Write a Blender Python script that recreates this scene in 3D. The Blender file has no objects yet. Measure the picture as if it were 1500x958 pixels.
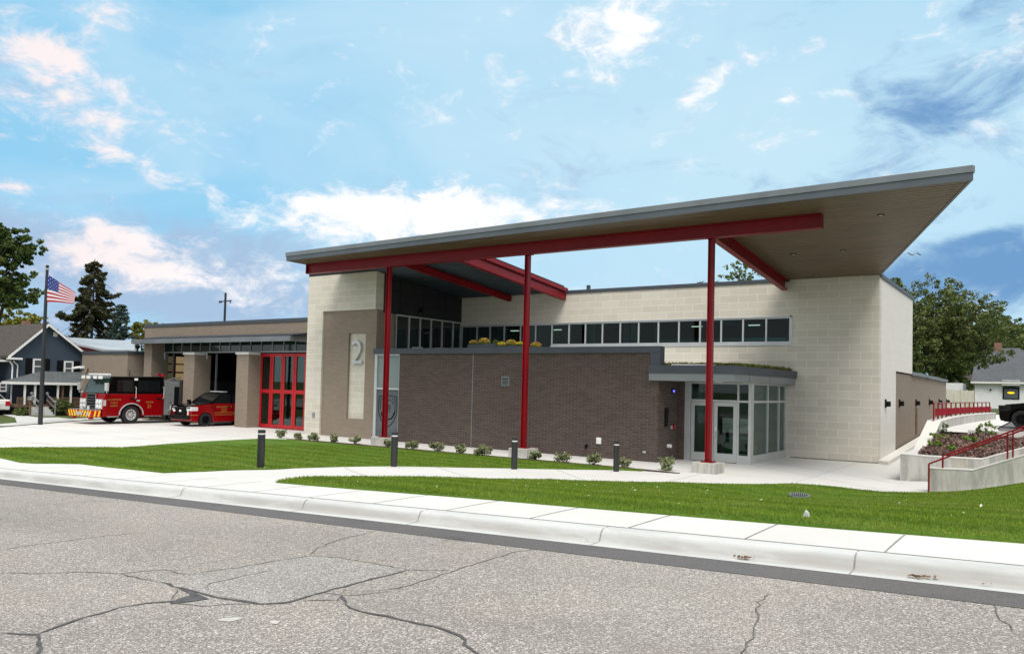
import bpy, bmesh, math, random
import numpy as np
from mathutils import Vector, Matrix
from mathutils.geometry import delaunay_2d_cdt

SC = bpy.context.scene
COL = SC.collection
PI = math.pi
R = math.radians

# ------------------------------------------------------------------ camera
cam_d = bpy.data.cameras.new('camera'); cam = bpy.data.objects.new('camera', cam_d); COL.objects.link(cam)
cam_d.sensor_fit = 'HORIZONTAL'; cam_d.sensor_width = 36.0
cam_d.lens = 36.0 * 1158.33 / 1500.0
cam_d.shift_x = 0.0006; cam_d.shift_y = 0.0313
cam_d.clip_start = 0.1; cam_d.clip_end = 4000
_M = Matrix(((0.8233, -0.0007, 0.5676),
             (0.567, -0.0426, -0.8226),
             (0.0247, 0.9991, -0.0347)))
cam.matrix_world = Matrix.Translation((0, 0, 2.6)) @ _M.to_4x4()
SC.camera = cam

# ------------------------------------------------------------------ light
SUN_AZ, SUN_EL = 143.0, 56.0          # azimuth clockwise from +Y, elevation (degrees)
sun_d = bpy.data.lights.new('sun', 'SUN'); sun_d.energy = 2.6; sun_d.angle = R(28); sun_d.color = (1.0, .94, .85)
sun = bpy.data.objects.new('sun', sun_d); COL.objects.link(sun)
_sd = Vector((math.sin(R(SUN_AZ)) * math.cos(R(SUN_EL)), math.cos(R(SUN_AZ)) * math.cos(R(SUN_EL)), math.sin(R(SUN_EL))))
sun.rotation_euler = _sd.to_track_quat('Z', 'Y').to_euler()
SC.view_settings.view_transform = 'Standard'; SC.view_settings.look = 'None'
SC.view_settings.exposure = 0.14; SC.view_settings.gamma = 1.0
SC.view_settings.use_curve_mapping = False

W = bpy.data.worlds.new('World'); SC.world = W; W.use_nodes = True
def build_world():
    nt = W.node_tree; N = nt.nodes; L = nt.links; N.clear()
    def node(t, **k):
        n = N.new(t)
        for a, b in k.items(): setattr(n, a, b)
        return n
    def m(op, a, b=None, c=None, clamp=False):
        n = node('ShaderNodeMath', operation=op, use_clamp=clamp)
        for i, v in enumerate((a, b, c)):
            if v is None: continue
            if isinstance(v, (int, float)): n.inputs[i].default_value = v
            else: L.new(v, n.inputs[i])
        return n.outputs[0]
    def mix(f, a, b):
        n = node('ShaderNodeMix', data_type='RGBA')
        if isinstance(f, (int, float)): n.inputs[0].default_value = f
        else: L.new(f, n.inputs[0])
        for s_, v in ((n.inputs[6], a), (n.inputs[7], b)):
            if isinstance(v, tuple): s_.default_value = (*v, 1)
            else: L.new(v, s_)
        return n.outputs[2]
    def sst(v, lo, hi):
        n = node('ShaderNodeMapRange', interpolation_type='SMOOTHSTEP', clamp=True)
        L.new(v, n.inputs[0]); n.inputs[1].default_value = lo; n.inputs[2].default_value = hi
        return n.outputs[0]
    tc = node('ShaderNodeTexCoord'); d = tc.outputs['Generated']
    sep = node('ShaderNodeSeparateXYZ'); L.new(d, sep.inputs[0])
    az = m('MULTIPLY', m('ARCTAN2', sep.outputs[0], sep.outputs[1]), 180 / PI)
    el = m('MULTIPLY', m('ARCSINE', sep.outputs[2]), 180 / PI)
    uv = node('ShaderNodeCombineXYZ'); L.new(az, uv.inputs[0]); L.new(el, uv.inputs[1])
    def noise(scale, detail, rough, sy=1.0, dist=0.0, off=0.0, rot=0.0):
        mp = node('ShaderNodeMapping'); mp.inputs['Scale'].default_value = (scale, scale * sy, 1); mp.inputs['Location'].default_value = (off, off * .7, off)
        mp.inputs['Rotation'].default_value = (0, 0, rot)
        L.new(uv.outputs[0], mp.inputs[0])
        n = node('ShaderNodeTexNoise'); n.inputs['Scale'].default_value = 1; n.inputs['Detail'].default_value = detail
        n.inputs['Roughness'].default_value = rough; n.inputs['Distortion'].default_value = dist
        L.new(mp.outputs[0], n.inputs[0]); return n.outputs[0]
    def blobs(lst):
        tot = None
        for (a0, e0), ra, re, rot, amp in lst:
            c, s = math.cos(R(rot)), math.sin(R(rot))
            da = m('SUBTRACT', az, a0); de = m('SUBTRACT', el, e0)
            u = m('ADD', m('MULTIPLY', da, c / ra), m('MULTIPLY', de, s / ra))
            v = m('ADD', m('MULTIPLY', da, -s / re), m('MULTIPLY', de, c / re))
            r2 = m('ADD', m('MULTIPLY', u, u), m('MULTIPLY', v, v))
            g = m('MULTIPLY', m('EXPONENT', m('MULTIPLY', r2, -1.0)), amp)
            tot = g if tot is None else m('ADD', tot, g)
        return tot
    # physical sky as the base, tinted towards the cyan blue of the photograph
    sky = node('ShaderNodeTexSky', sky_type='NISHITA'); sky.sun_disc = False
    sky.sun_elevation = R(SUN_EL); sky.sun_rotation = R(SUN_AZ); sky.air_density = 1.0; sky.dust_density = 1.2
    sc = node('ShaderNodeVectorMath', operation='SCALE'); L.new(sky.outputs[0], sc.inputs[0]); sc.inputs[3].default_value = 0.12
    # broad colour of the clear part: deeper at the left and high up, paler to the middle right
    left = sst(az, -25.0, -66.0)
    clear = mix(left, (.45, .715, .885), (.225, .575, .84))
    low = sst(el, 14.0, 1.0)
    clear = mix(m('MULTIPLY', low, .5), clear, (.42, .62, .80))
    clear = mix(.12, clear, sc.outputs[0])
    veil = m('MULTIPLY', sst(noise(.055, 5, .55, 2.2, .6, 3.1), .30, .72), .6)
    clear = mix(veil, clear, (.53, .73, .87))
    midl = blobs([((-15.65,14.58), 16, 8, 0, .6), ((-37.56,21.22), 14, 9, 0, .15)])
    clear = mix(midl, clear, (.55, .765, .865))
    # grey blue cloud undersides
    n1 = noise(.16, 8, .62, 1.9, .5, 7.7)
    gb = blobs([((-5.71,17.68), 9, 3.6, 24, .95), ((-1.99,7.26), 9, 2.3, 0, 1.3), ((-7.99,7.96), 6, 1.1, 8, .7), ((-31.41,15.44), 5, 2.4, 20, .42),
                ((-65.65,8.63), 4.5, 1.4, 0, .7), ((-54.78,9.51), 5, 1.0, 0, .45), ((-3.07,10.02), 3.6, .5, 12, .8), ((-3.8,12.36), 3.8, .8, 15, .55),
                ((-60.13,5.69), 17, 3.6, 0, 1.7), ((-67.48,17.82), 3.5, 1.3, 0, .5), ((-40.64,23.87), 5, 3, 30, .25), (( -140, 30), 40, 12, 0, .7), ((120, 25), 40, 12, 0, .7)])
    n1 = m('ADD', m('MULTIPLY', n1, 1.5), -.25)
    gm = sst(m('ADD', n1, m('MULTIPLY', gb, .36)), .58, 1.08)
    col = mix(m('MULTIPLY', gm, .9), clear, mix(sst(az, -30., -4.), (.36, .49, .68), (.12, .28, .54)))
    # white clouds
    n2 = noise(.30, 10, .64, 1.7, .35, 1.3)
    n2 = m('ADD', m('MULTIPLY', n2, 1.8), -.40)
    wb = blobs([((-65.1,17.72), 5.4, 3.0, -10, 1.25), ((-67.02,19.76), 3.0, .7, 0, .8), ((-62.27,14.55), 1.6, 1.1, 0, .9), ((-62.76,21.34), 2.2, 1.2, 0, .7),
                ((-62.99,7.94), 5.0, 1.9, -12, 1.25), ((-56.0,7.13), 7.0, 1.6, -8, .8), ((-65.17,10.57), 5, .7, -18, .8), ((-58.54,12.62), 1.8, .6, -12, .95), ((-54.89,12.45), 1.5, .5, -10, .75),
                ((-41.76,12.19), 7.5, 2.0, 2, 1.35), ((-48.5,12.33), 3.4, .6, 0, .7), ((-47.04,11.03), 8.0, 1.6, 0, .9), ((-34.3,11.6), 8, 2.4, 0, .9),
                ((-26.93,24.93), 5.0, 2.6, 22, 1.75), ((-19.64,21.61), 2.4, 1.0, 20, 1.05), ((-22.2,19.6), 1.4, 1.0, 20, .85), ((-6.71,23.97), 1.5, 1.1, 20, 1.0), ((-2.2,20.63), 2.6, 1.3, 10, 1.1),
                ((-2.54,16.64), 3.0, .8, 0, .95), ((-12.86,19.63), 1.6, .5, -6, .8), ((-15.72,19.52), .7, .45, 0, .8), ((-20.25,16.17), 3.6, .6, 5, .72), ((-24.44,15.99), .9, .4, 0, .7),
                ((-13.99,22.76), 2.6, .7, 20, .6), ((-13.27,17.47), 1.3, .5, 10, .75), ((-30.57,21.79), .7, .4, 0, .8), ((-58.2,19.98), 1.4, .9, 30, .55), ((-38.16,24.43), 4, 2.5, 40, .35),
                ((-52.48,7.38), 9, 1.1, 0, .65), ((-150, 40), 40, 18, 0, .9), ((100, 45), 40, 20, 0, .9)])
    wm = sst(m('ADD', n2, m('MULTIPLY', wb, .30)), .60, 1.10)
    warm = mix(sst(az, -50., -66.), (.97, .955, .95), (.94, .83, .82))
    shade = mix(sst(noise(.5, 6, .6, 1.6, .2, 5.), .40, .62), warm, (.70, .76, .86))
    col = mix(m('MULTIPLY', wm, .93), col, mix(sst(m('ADD', n2, m('MULTIPLY', wb, .30)), .74, 1.05), shade, warm))
    # bright overcast added above the view as neutral fill light
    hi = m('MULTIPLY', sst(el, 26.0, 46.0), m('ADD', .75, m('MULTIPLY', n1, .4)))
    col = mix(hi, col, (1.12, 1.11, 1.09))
    back = m('MULTIPLY', sst(m('ABSOLUTE', m('ADD', az, 34.6)), 48.0, 90.0), .85)  # neutral cloud added behind and beside the view for fill light
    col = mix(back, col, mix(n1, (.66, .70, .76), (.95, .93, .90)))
    # below the horizon: plain ground tone
    col = mix(sst(el, -1., -6.), col, (.18, .19, .17))
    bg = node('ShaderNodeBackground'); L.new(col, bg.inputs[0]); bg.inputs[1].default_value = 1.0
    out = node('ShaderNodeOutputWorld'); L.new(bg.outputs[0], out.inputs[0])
build_world()
W.cycles.sampling_method = 'MANUAL'; W.cycles.sample_map_resolution = 512

# ------------------------------------------------------------------ helpers
def tag(o, label=None, cat=None, group=None, kind=None):
    if label: o['label'] = label
    if cat: o['category'] = cat
    if group: o['group'] = group
    if kind: o['kind'] = kind
    return o
def thing(name, label, cat, loc=(0, 0, 0), rz=0.0, group=None):
    o = bpy.data.objects.new(name, None); COL.objects.link(o)
    o.empty_display_size = .2; o.location = loc; o.rotation_euler = (0, 0, rz)
    return tag(o, label, cat, group)
def copy_tree(o, parent=None):
    c = o.copy(); COL.objects.link(c)
    if parent is not None: c.parent = parent
    for ch in list(o.children): copy_tree(ch, c)
    return c

class MB:
    def __init__(s): s.v = []; s.f = []; s.mi = []; s.m = 0
    def add(s, vs, fs):
        b = len(s.v); s.v += [tuple(v) for v in vs]; s.f += [tuple(i + b for i in f) for f in fs]; s.mi += [s.m] * len(fs); return s
    def box(s, x0, x1, y0, y1, z0, z1):
        if x0 > x1: x0, x1 = x1, x0
        if y0 > y1: y0, y1 = y1, y0
        if z0 > z1: z0, z1 = z1, z0
        return s.add([(x0,y0,z0),(x1,y0,z0),(x1,y1,z0),(x0,y1,z0),(x0,y0,z1),(x1,y0,z1),(x1,y1,z1),(x0,y1,z1)],
                     [(3,2,1,0),(4,5,6,7),(0,1,5,4),(1,2,6,5),(2,3,7,6),(3,0,4,7)])
    def hexa(s, b, t):   # bottom 4 points, top 4 points, counter-clockwise from above
        return s.add(list(b) + list(t), [(3,2,1,0),(4,5,6,7),(0,1,5,4),(1,2,6,5),(2,3,7,6),(3,0,4,7)])
    def prism(s, poly, axis, lo, hi, sc=None):
        # poly of 2D points; axis 'x': (y,z)  'y': (x,z)  'z': (x,y)
        def p(a, b, c):
            return {'x': (c, a, b), 'y': (a, c, b), 'z': (a, b, c)}[axis]
        n = len(poly)
        v = [p(a, b, lo) for a, b in poly] + [p(a, b, hi) for a, b in poly]
        f = [tuple(range(n - 1, -1, -1)), tuple(range(n, 2 * n))] + [(i, (i + 1) % n, (i + 1) % n + n, i + n) for i in range(n)]
        return s.add(v, f)
    def cyl(s, p0, p1, r0, r1=None, n=12, cap=True):
        r1 = r0 if r1 is None else r1
        p0 = Vector(p0); p1 = Vector(p1); d = (p1 - p0).normalized()
        a = Vector((0, 0, 1)) if abs(d.z) < .9 else Vector((1, 0, 0))
        u = d.cross(a).normalized(); w = d.cross(u)
        vs = []
        for p, r in ((p0, r0), (p1, r1)):
            for i in range(n):
                t = 2 * PI * i / n; vs.append(p + (u * math.cos(t) + w * math.sin(t)) * r)
        fs = [(i, (i + 1) % n, (i + 1) % n + n, i + n) for i in range(n)]
        if cap: fs += [tuple(range(n - 1, -1, -1)), tuple(range(n, 2 * n))]
        return s.add(vs, fs)
    def tube(s, pts, r, n=8):
        for a, b in zip(pts[:-1], pts[1:]): s.cyl(a, b, r if not isinstance(r, (list, tuple)) else r[0], None, n)
        return s
    def ring(s, c, axis, r_out, r_in, w, n=24):
        # ring / wheel band around axis ('x' or 'y' or 'z')
        vs = []
        for i in range(n):
            t = 2 * PI * i / n; cs, sn = math.cos(t), math.sin(t)
            for rr, ww in ((r_out, -w / 2), (r_out, w / 2), (r_in, w / 2), (r_in, -w / 2)):
                q = {'y': (cs * rr, ww, sn * rr), 'x': (ww, cs * rr, sn * rr), 'z': (cs * rr, sn * rr, ww)}[axis]
                vs.append((c[0] + q[0], c[1] + q[1], c[2] + q[2]))
        fs = []
        for i in range(n):
            j = (i + 1) % n
            for k in range(4):
                l = (k + 1) % 4; fs.append((4*i+k, 4*i+l, 4*j+l, 4*j+k))
        return s.add(vs, fs)
    def ball(s, c, r, n=10, sx=1, sy=1, sz=1):
        vs = []; fs = []; m_ = n // 2 + 1
        for i in range(m_ + 1):
            ph = PI * i / m_
            for j in range(n):
                t = 2 * PI * j / n
                vs.append((c[0] + r*sx*math.sin(ph)*math.cos(t), c[1] + r*sy*math.sin(ph)*math.sin(t), c[2] + r*sz*math.cos(ph)))
        for i in range(m_):
            for j in range(n):
                fs.append((i*n+j, (i+1)*n+j, (i+1)*n+(j+1) % n, i*n+(j+1) % n))
        return s.add(vs, fs)
    def build(s, name, mat, parent=None, bevel=0, smooth=False, seg=2, kind=None):
        me = bpy.data.meshes.new(name); me.from_pydata(s.v, [], s.f)
        mats = mat if isinstance(mat, (list, tuple)) else [mat]
        for m_ in mats: me.materials.append(m_)
        if len(mats) > 1: me.polygons.foreach_set('material_index', s.mi)
        bm = bmesh.new(); bm.from_mesh(me); bmesh.ops.recalc_face_normals(bm, faces=bm.faces); bm.to_mesh(me); bm.free()
        if smooth: me.shade_smooth()
        me.update()
        o = bpy.data.objects.new(name, me); COL.objects.link(o)
        if parent is not None: o.parent = parent
        if bevel:
            b = o.modifiers.new('bevel', 'BEVEL'); b.width = bevel; b.segments = seg; b.limit_method = 'ANGLE'; b.angle_limit = R(35)
        if kind: o['kind'] = kind
        return o

def np_mesh(name, verts, faces, mat, parent=None, mi=None):
    me = bpy.data.meshes.new(name); nv = len(verts); nf = len(faces); k = faces.shape[1]
    me.vertices.add(nv); me.vertices.foreach_set('co', verts.astype(np.float32).ravel())
    me.loops.add(nf * k); me.loops.foreach_set('vertex_index', faces.astype(np.int32).ravel())
    me.polygons.add(nf); me.polygons.foreach_set('loop_start', np.arange(0, nf * k, k, dtype=np.int32))
    me.polygons.foreach_set('loop_total', np.full(nf, k, dtype=np.int32))
    for m_ in (mat if isinstance(mat, (list, tuple)) else [mat]): me.materials.append(m_)
    if mi is not None: me.polygons.foreach_set('material_index', mi.astype(np.int32))
    me.update(calc_edges=True); me.validate()
    o = bpy.data.objects.new(name, me); COL.objects.link(o)
    if parent is not None: o.parent = parent
    return o

# ------------------------------------------------------------------ materials
class NT:
    def __init__(s, name):
        s.m = bpy.data.materials.new(name); s.m.use_nodes = True; s.nt = s.m.node_tree; s.N = s.nt.nodes; s.L = s.nt.links
        s.b = s.N['Principled BSDF']; s.out = s.N['Material Output']
        s.tc = s.N.new('ShaderNodeTexCoord'); s.geo = s.N.new('ShaderNodeNewGeometry')
    def n(s, t, **k):
        x = s.N.new(t)
        for a, b in k.items(): setattr(x, a, b)
        return x
    def set(s, sock, v):
        if isinstance(v, tuple) and len(v) == 3 and sock.type == 'RGBA': sock.default_value = (*v, 1)
        elif isinstance(v, (int, float, tuple)): sock.default_value = v
        else: s.L.new(v, sock)
    def math(s, op, a, b=0.0, clamp=False):
        x = s.n('ShaderNodeMath', operation=op, use_clamp=clamp); s.set(x.inputs[0], a); s.set(x.inputs[1], b); return x.outputs[0]
    def mix(s, f, a, b, bl='MIX'):
        x = s.n('ShaderNodeMix', data_type='RGBA', blend_type=bl); s.set(x.inputs[0], f); s.set(x.inputs[6], a); s.set(x.inputs[7], b); return x.outputs[2]
    def map(s, v, scale=(1, 1, 1), loc=(0, 0, 0), rot=(0, 0, 0)):
        x = s.n('ShaderNodeMapping'); s.L.new(v, x.inputs[0]); x.inputs['Scale'].default_value = scale; x.inputs['Location'].default_value = loc; x.inputs['Rotation'].default_value = rot
        return x.outputs[0]
    def noise(s, v, scale, detail=4, rough=.55, dist=0):
        x = s.n('ShaderNodeTexNoise'); s.L.new(v, x.inputs[0]); x.inputs['Scale'].default_value = scale; x.inputs['Detail'].default_value = detail
        x.inputs['Roughness'].default_value = rough; x.inputs['Distortion'].default_value = dist; return x.outputs[0]
    def voro(s, v, scale, feature='F1', out='Distance'):
        x = s.n('ShaderNodeTexVoronoi', feature=feature); s.L.new(v, x.inputs[0]); x.inputs['Scale'].default_value = scale; return x.outputs[out]
    def ramp(s, v, lo, hi, a=0.0, b=1.0, smooth=True):
        x = s.n('ShaderNodeMapRange', clamp=True, interpolation_type='SMOOTHSTEP' if smooth else 'LINEAR'); s.L.new(v, x.inputs[0])
        x.inputs[1].default_value = lo; x.inputs[2].default_value = hi; x.inputs[3].default_value = a; x.inputs[4].default_value = b; return x.outputs[0]
    def bump(s, h, strength=.3, dist=.01):
        x = s.n('ShaderNodeBump'); s.L.new(h, x.inputs['Height']); x.inputs['Strength'].default_value = strength; x.inputs['Distance'].default_value = dist
        s.L.new(x.outputs[0], s.b.inputs['Normal'])
    def fin(s, col, rough=.6, metal=0.0, spec=.5):
        s.set(s.b.inputs['Base Color'], col); s.set(s.b.inputs['Roughness'], rough); s.set(s.b.inputs['Metallic'], metal)
        s.b.inputs['Specular IOR Level'].default_value = spec; return s.m

def plain(name, c, rough=.5, metal=0.0, spec=.5, var=.12, scale=3.0, bump=0.0):
    t = NT(name); P = t.tc.outputs['Object']
    n = t.noise(P, scale, 6, .6)
    dk = tuple(x * (1 - var) for x in c); lt = tuple(min(1, x * (1 + var)) for x in c)
    col = t.mix(t.ramp(n, .3, .7), dk, lt)
    if bump: t.bump(t.noise(P, scale * 18, 3), bump, .004)
    r = t.math('ADD', t.math('MULTIPLY', t.noise(P, scale * 2.3, 4), .16), rough - .08)
    return t.fin(col, r, metal, spec)

def wallcoord(t):
    # for axis aligned walls: (x+y, z) in metres
    P = t.tc.outputs['Object']; sp = t.n('ShaderNodeSeparateXYZ'); t.L.new(P, sp.inputs[0])
    c = t.n('ShaderNodeCombineXYZ'); t.L.new(t.math('ADD', sp.outputs[0], sp.outputs[1]), c.inputs[0]); t.L.new(sp.outputs[2], c.inputs[1])
    return c.outputs[0], P
def bricks(name, c1, c2, mort, bw, bh, mw, rough=.85, off=.5, bumps=.4, stain=.12, bias=0.0, smooth=.1, low=None):
    t = NT(name); uv, P = wallcoord(t)
    b = t.n('ShaderNodeTexBrick'); t.L.new(uv, b.inputs['Vector']); b.offset = off; b.inputs['Scale'].default_value = 1
    b.inputs['Brick Width'].default_value = bw; b.inputs['Row Height'].default_value = bh; b.inputs['Mortar Size'].default_value = mw
    b.inputs['Mortar Smooth'].default_value = smooth; b.inputs['Bias'].default_value = bias
    b.inputs['Color1'].default_value = (*c1, 1); b.inputs['Color2'].default_value = (*c2, 1); b.inputs['Mortar'].default_value = (*mort, 1)
    n = t.noise(P, 1.3, 6, .65); n2 = t.noise(P, 38, 4, .6)
    col = t.mix(t.ramp(n, .35, .75, 0, stain), b.outputs[0], tuple(x * .55 for x in c1), 'MIX')
    col = t.mix(t.math('MULTIPLY', t.ramp(n2, .35, .7), .16), col, tuple(min(1, x * 1.5) for x in c2))
    h = t.math('ADD', t.math('MULTIPLY', b.outputs['Fac'], -1.0), t.math('MULTIPLY', n2, .35))
    t.bump(h, bumps, .006)
    return t.fin(col, rough, 0, .25)

M = {}
M['stone'] = bricks('white_block', (.530, .502, .435), (.605, .575, .505), (.70, .675, .605), .81, .305, .014, stain=.10, bumps=.18, smooth=.3)
M['taupe'] = bricks('taupe_brick', (.268, .222, .176), (.232, .190, .150), (.215, .182, .150), .305, .0925, .007, stain=.12, bumps=.35)
M['brown'] = bricks('dark_brown_brick', (.060, .043, .038), (.098, .071, .063), (.140, .116, .102), .305, .077, .010, stain=.16, bumps=.55, bias=-.1)
M['cap'] = plain('slate_metal_cap', (.050, .062, .078), .5, 0, .5, .1, 1.1)
M['fascia'] = plain('grey_metal_fascia', (.18, .20, .215), .38, .35, .5, .1, .9)
M['fascia_dark'] = plain('darker_metal_fascia', (.095, .112, .128), .4, .3, .5, .1, .9)
M['fascia_light'] = plain('pale_grey_panel', (.215, .235, .245), .42, .2, .5, .05, .7)
M['redsteel'] = plain('red_painted_steel', (.20, .0015, .006), .42, 0, .3, .10, 1.2)
M['redmatt'] = plain('matt_red_panel', (.24, .004, .012), .8, 0, .08, .08, 1.4)
M['paletar'] = plain('pale_road_paint', (.50, .49, .46), .9, 0, .1, .2, 14)
M['redpaint'] = plain('red_door_paint', (.42, .006, .012), .35, 0, .5, .1, 1.4)
M['alu'] = plain('clear_aluminium', (.50, .53, .54), .38, .45, .5, .05, 2)
M['alu_dark'] = plain('grey_aluminium', (.26, .29, .30), .4, .4, .5, .05, 2)
M['charcoal'] = plain('charcoal_panel', (.022, .024, .027), .6, 0, .25, .12, .6)
M['black'] = plain('black_plastic', (.005, .005, .006), .5, 0, .15, .2, 5)
M['rubber'] = plain('rubber', (.018, .018, .020), .78, 0, .3, .3, 9)
M['chrome'] = plain('chrome', (.78, .78, .79), .2, .55, .5, .03, 4)
M['silver'] = plain('silver_metal', (.50, .51, .52), .28, .8, .5, .06, 3)
M['truckred'] = plain('truck_red_paint', (.23, .002, .004), .16, 0, .3, .06, 1)
M['truckblack'] = plain('truck_black_paint', (.003, .003, .003), .10, 0, .12, .1, 1)
M['gold'] = plain('gold_lettering', (.50, .26, .07), .4, .3, .5, .05, 4)
M['white'] = plain('white_paint', (.78, .78, .77), .5, 0, .4, .04, 2)
M['yellow'] = plain('yellow_reflective', (.85, .62, .01), .4, 0, .5, .06, 4)
M['wood'] = plain('weathered_wood', (.14, .095, .065), .8, 0, .2, .3, 6, .3)
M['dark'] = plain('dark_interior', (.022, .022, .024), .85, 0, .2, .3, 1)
M['intfloor'] = plain('interior_floor', (.20, .20, .20), .35, 0, .5, .2, 1)
M['redbrick'] = bricks('red_brick', (.22, .06, .04), (.28, .09, .06), (.3, .27, .25), .2, .075, .01)
M['bark'] = plain('bark', (.075, .055, .040), .9, 0, .2, .35, 5, .5)

def concrete(name, c, joints=None, stain=.18, vein=.0, form=False):
    t = NT(name); P = t.tc.outputs['Object']
    a = t.noise(P, .35, 5, .6); b = t.noise(P, 3.1, 6, .7); g = t.noise(P, 90, 3, .6)
    col = t.mix(t.ramp(a, .3, .75, 0, stain), c, tuple(x * .72 for x in c))
    col = t.mix(t.ramp(b, .5, .8, 0, stain * .8), col, tuple(x * .62 for x in c))
    col = t.mix(t.math('MULTIPLY', t.ramp(g, .35, .65), .10), col, tuple(x * .75 for x in c))
    if form:   # board-formed / weathered cast wall: vertical streaks and blotches
        s = t.noise(t.map(P, (2.4, 2.4, .35)), 1.6, 7, .7, .5)
        col = t.mix(t.ramp(s, .36, .64, 0, .75), col, (c[0] * .50, c[1] * .51, c[2] * .50))
        s2 = t.noise(t.map(P, (1, 1, .8), (5, 2, 1)), 1.4, 5, .6)
        col = t.mix(t.ramp(s2, .55, .75, 0, .35), col, (c[0] * .85, c[1] * .72, c[2] * .50))
        pit = t.voro(P, 9)
        col = t.mix(t.ramp(pit, .03, .05, .6, 0), col, tuple(x * .35 for x in c))
    t.bump(t.math('ADD', b, t.math('MULTIPLY', g, .5)), .15, .004)
    return t.fin(col, .82, 0, .3)
def pavemat():
    t = NT('pale_new_concrete'); P = t.tc.outputs['Object']; c = (.675, .67, .655)
    sp = t.n('ShaderNodeSeparateXYZ'); t.L.new(P, sp.inputs[0])
    cb = t.n('ShaderNodeCombineXYZ'); t.L.new(t.math('FLOOR', t.math('MULTIPLY', t.math('ADD', sp.outputs[0], 1.27), 1 / 1.27)), cb.inputs[0]); t.L.new(t.math('FLOOR', t.math('MULTIPLY', sp.outputs[1], 1 / 4.0)), cb.inputs[1])
    wn = t.n('ShaderNodeTexWhiteNoise'); t.L.new(cb.outputs[0], wn.inputs[0])
    a = t.noise(P, .35, 6, .65); b = t.noise(P, 2.6, 7, .72); g = t.noise(P, 80, 3, .6)
    col = t.mix(t.math('MULTIPLY', wn.outputs[0], .5), c, (.60, .592, .572)); col = t.mix(t.ramp(a, .35, .75, 0, .35), col, (.54, .53, .505))
    col = t.mix(t.ramp(b, .52, .80, 0, .40), col, (.46, .445, .42)); col = t.mix(t.ramp(g, .4, .7, 0, .12), col, (.5, .49, .47))
    tr = t.noise(t.map(P, (.05, 1.6, 1), (3, 0, 0), (0, 0, R(84))), 1.4, 4, .6); col = t.mix(t.ramp(tr, .56, .72, 0, .22), col, (.45, .44, .43))
    t.bump(t.math('ADD', b, t.math('MULTIPLY', g, .5)), .15, .004); return t.fin(col, .82, 0, .3)
M['pave'] = pavemat()
def kerbmat():
    t = NT('kerb_concrete'); P = t.tc.outputs['Object']; c = (.57, .585, .58)
    a = t.noise(t.map(P, (.6, 3, 3)), 1.2, 7, .7); b = t.noise(t.map(P, (1, 4, 4)), 7, 6, .75); g = t.noise(P, 70, 4, .7)
    col = t.mix(t.ramp(a, .42, .72, 0, .5), c, (.36, .37, .365)); col = t.mix(t.ramp(b, .55, .78, 0, .55), col, (.30, .29, .27))
    col = t.mix(t.ramp(g, .4, .7, 0, .25), col, (.42, .42, .41))
    sp = t.n('ShaderNodeSeparateXYZ'); t.L.new(P, sp.inputs[0])
    d = t.math('MULTIPLY', t.ramp(sp.outputs[1], 7.44, 7.57), t.ramp(sp.outputs[1], 7.66, 7.60)); col = t.mix(t.math('MULTIPLY', d, t.ramp(a, .3, .6, .15, .75)), col, (.33, .32, .30))
    t.bump(t.math('ADD', b, g), .25, .006); return t.fin(col, .85, 0, .3)
M['curb'] = kerbmat()
M['wallconc'] = concrete('cast_concrete', (.52, .51, .475), stain=.25, form=True)
M['topconc'] = concrete('smooth_concrete', (.68, .67, .64), stain=.1)
M['joint'] = plain('joint_grey', (.26, .25, .24), .9, 0, .1, .2, 8)  # plain grey line colour of the joints
M['crack'] = plain('crack_filler', (.085, .083, .086), .7, 0, .3, .35, 12)
M['crackfine'] = plain('fine_crack', (.12, .115, .11), .9, 0, .2, .4, 12)

def asphalt(name, base, light, patch=True, sp=1.0):
    t = NT(name); P = t.tc.outputs['Object']
    a = t.noise(P, .45, 6, .62); b = t.noise(P, 5.5, 5, .7)
    v = t.voro(P, 88, out='Color'); sx = t.n('ShaderNodeSeparateColor'); t.L.new(v, sx.inputs[0])
    v2 = t.voro(P, 150, out='Color'); s2 = t.n('ShaderNodeSeparateColor'); t.L.new(v2, s2.inputs[0])
    col = t.mix(t.ramp(a, .3, .72), tuple(x * .86 for x in base), tuple(x * 1.10 for x in base))
    col = t.mix(t.ramp(t.noise(P, .9, 3, .5), .45, .75, 0, .35), col, (base[0] * 1.10, base[1] * .98, base[2] * .92))
    col = t.mix(t.ramp(sx.outputs[0], .62, .95, 0, .85 * sp, False), col, light)
    col = t.mix(t.ramp(s2.outputs[1], .52, .92, 0, .85 * sp, False), col, tuple(x * .30 for x in base))
    col = t.mix(t.ramp(b, .5, .8, 0, .22), col, tuple(x * .6 for x in base))
    wp = t.noise(t.map(P, (.05, .8, 1)), 1.0, 4, .6, .3); col = t.mix(t.ramp(wp, .45, .66, 0, .26), col, tuple(x * .62 for x in base))
    oil = t.noise(P, 1.7, 3, .5); col = t.mix(t.ramp(oil, .68, .76, 0, .35), col, tuple(x * .4 for x in base))
    t.bump(t.math('ADD', sx.outputs[0], t.math('MULTIPLY', s2.outputs[1], .6)), .35, .006)
    return t.fin(col, .88, 0, .25)
M['asphalt'] = asphalt('worn_asphalt', (.310, .288, .264), (.74, .70, .65))
M['asphalt_new'] = asphalt('dark_asphalt_strip', (.125, .122, .124), (.26, .25, .25), sp=.35)
M['asphalt_patch'] = asphalt('asphalt_patch', (.315, .302, .288), (.74, .71, .68))
M['asphalt_lot'] = asphalt('lot_asphalt', (.15, .15, .15), (.28, .28, .28), sp=.4)

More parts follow.
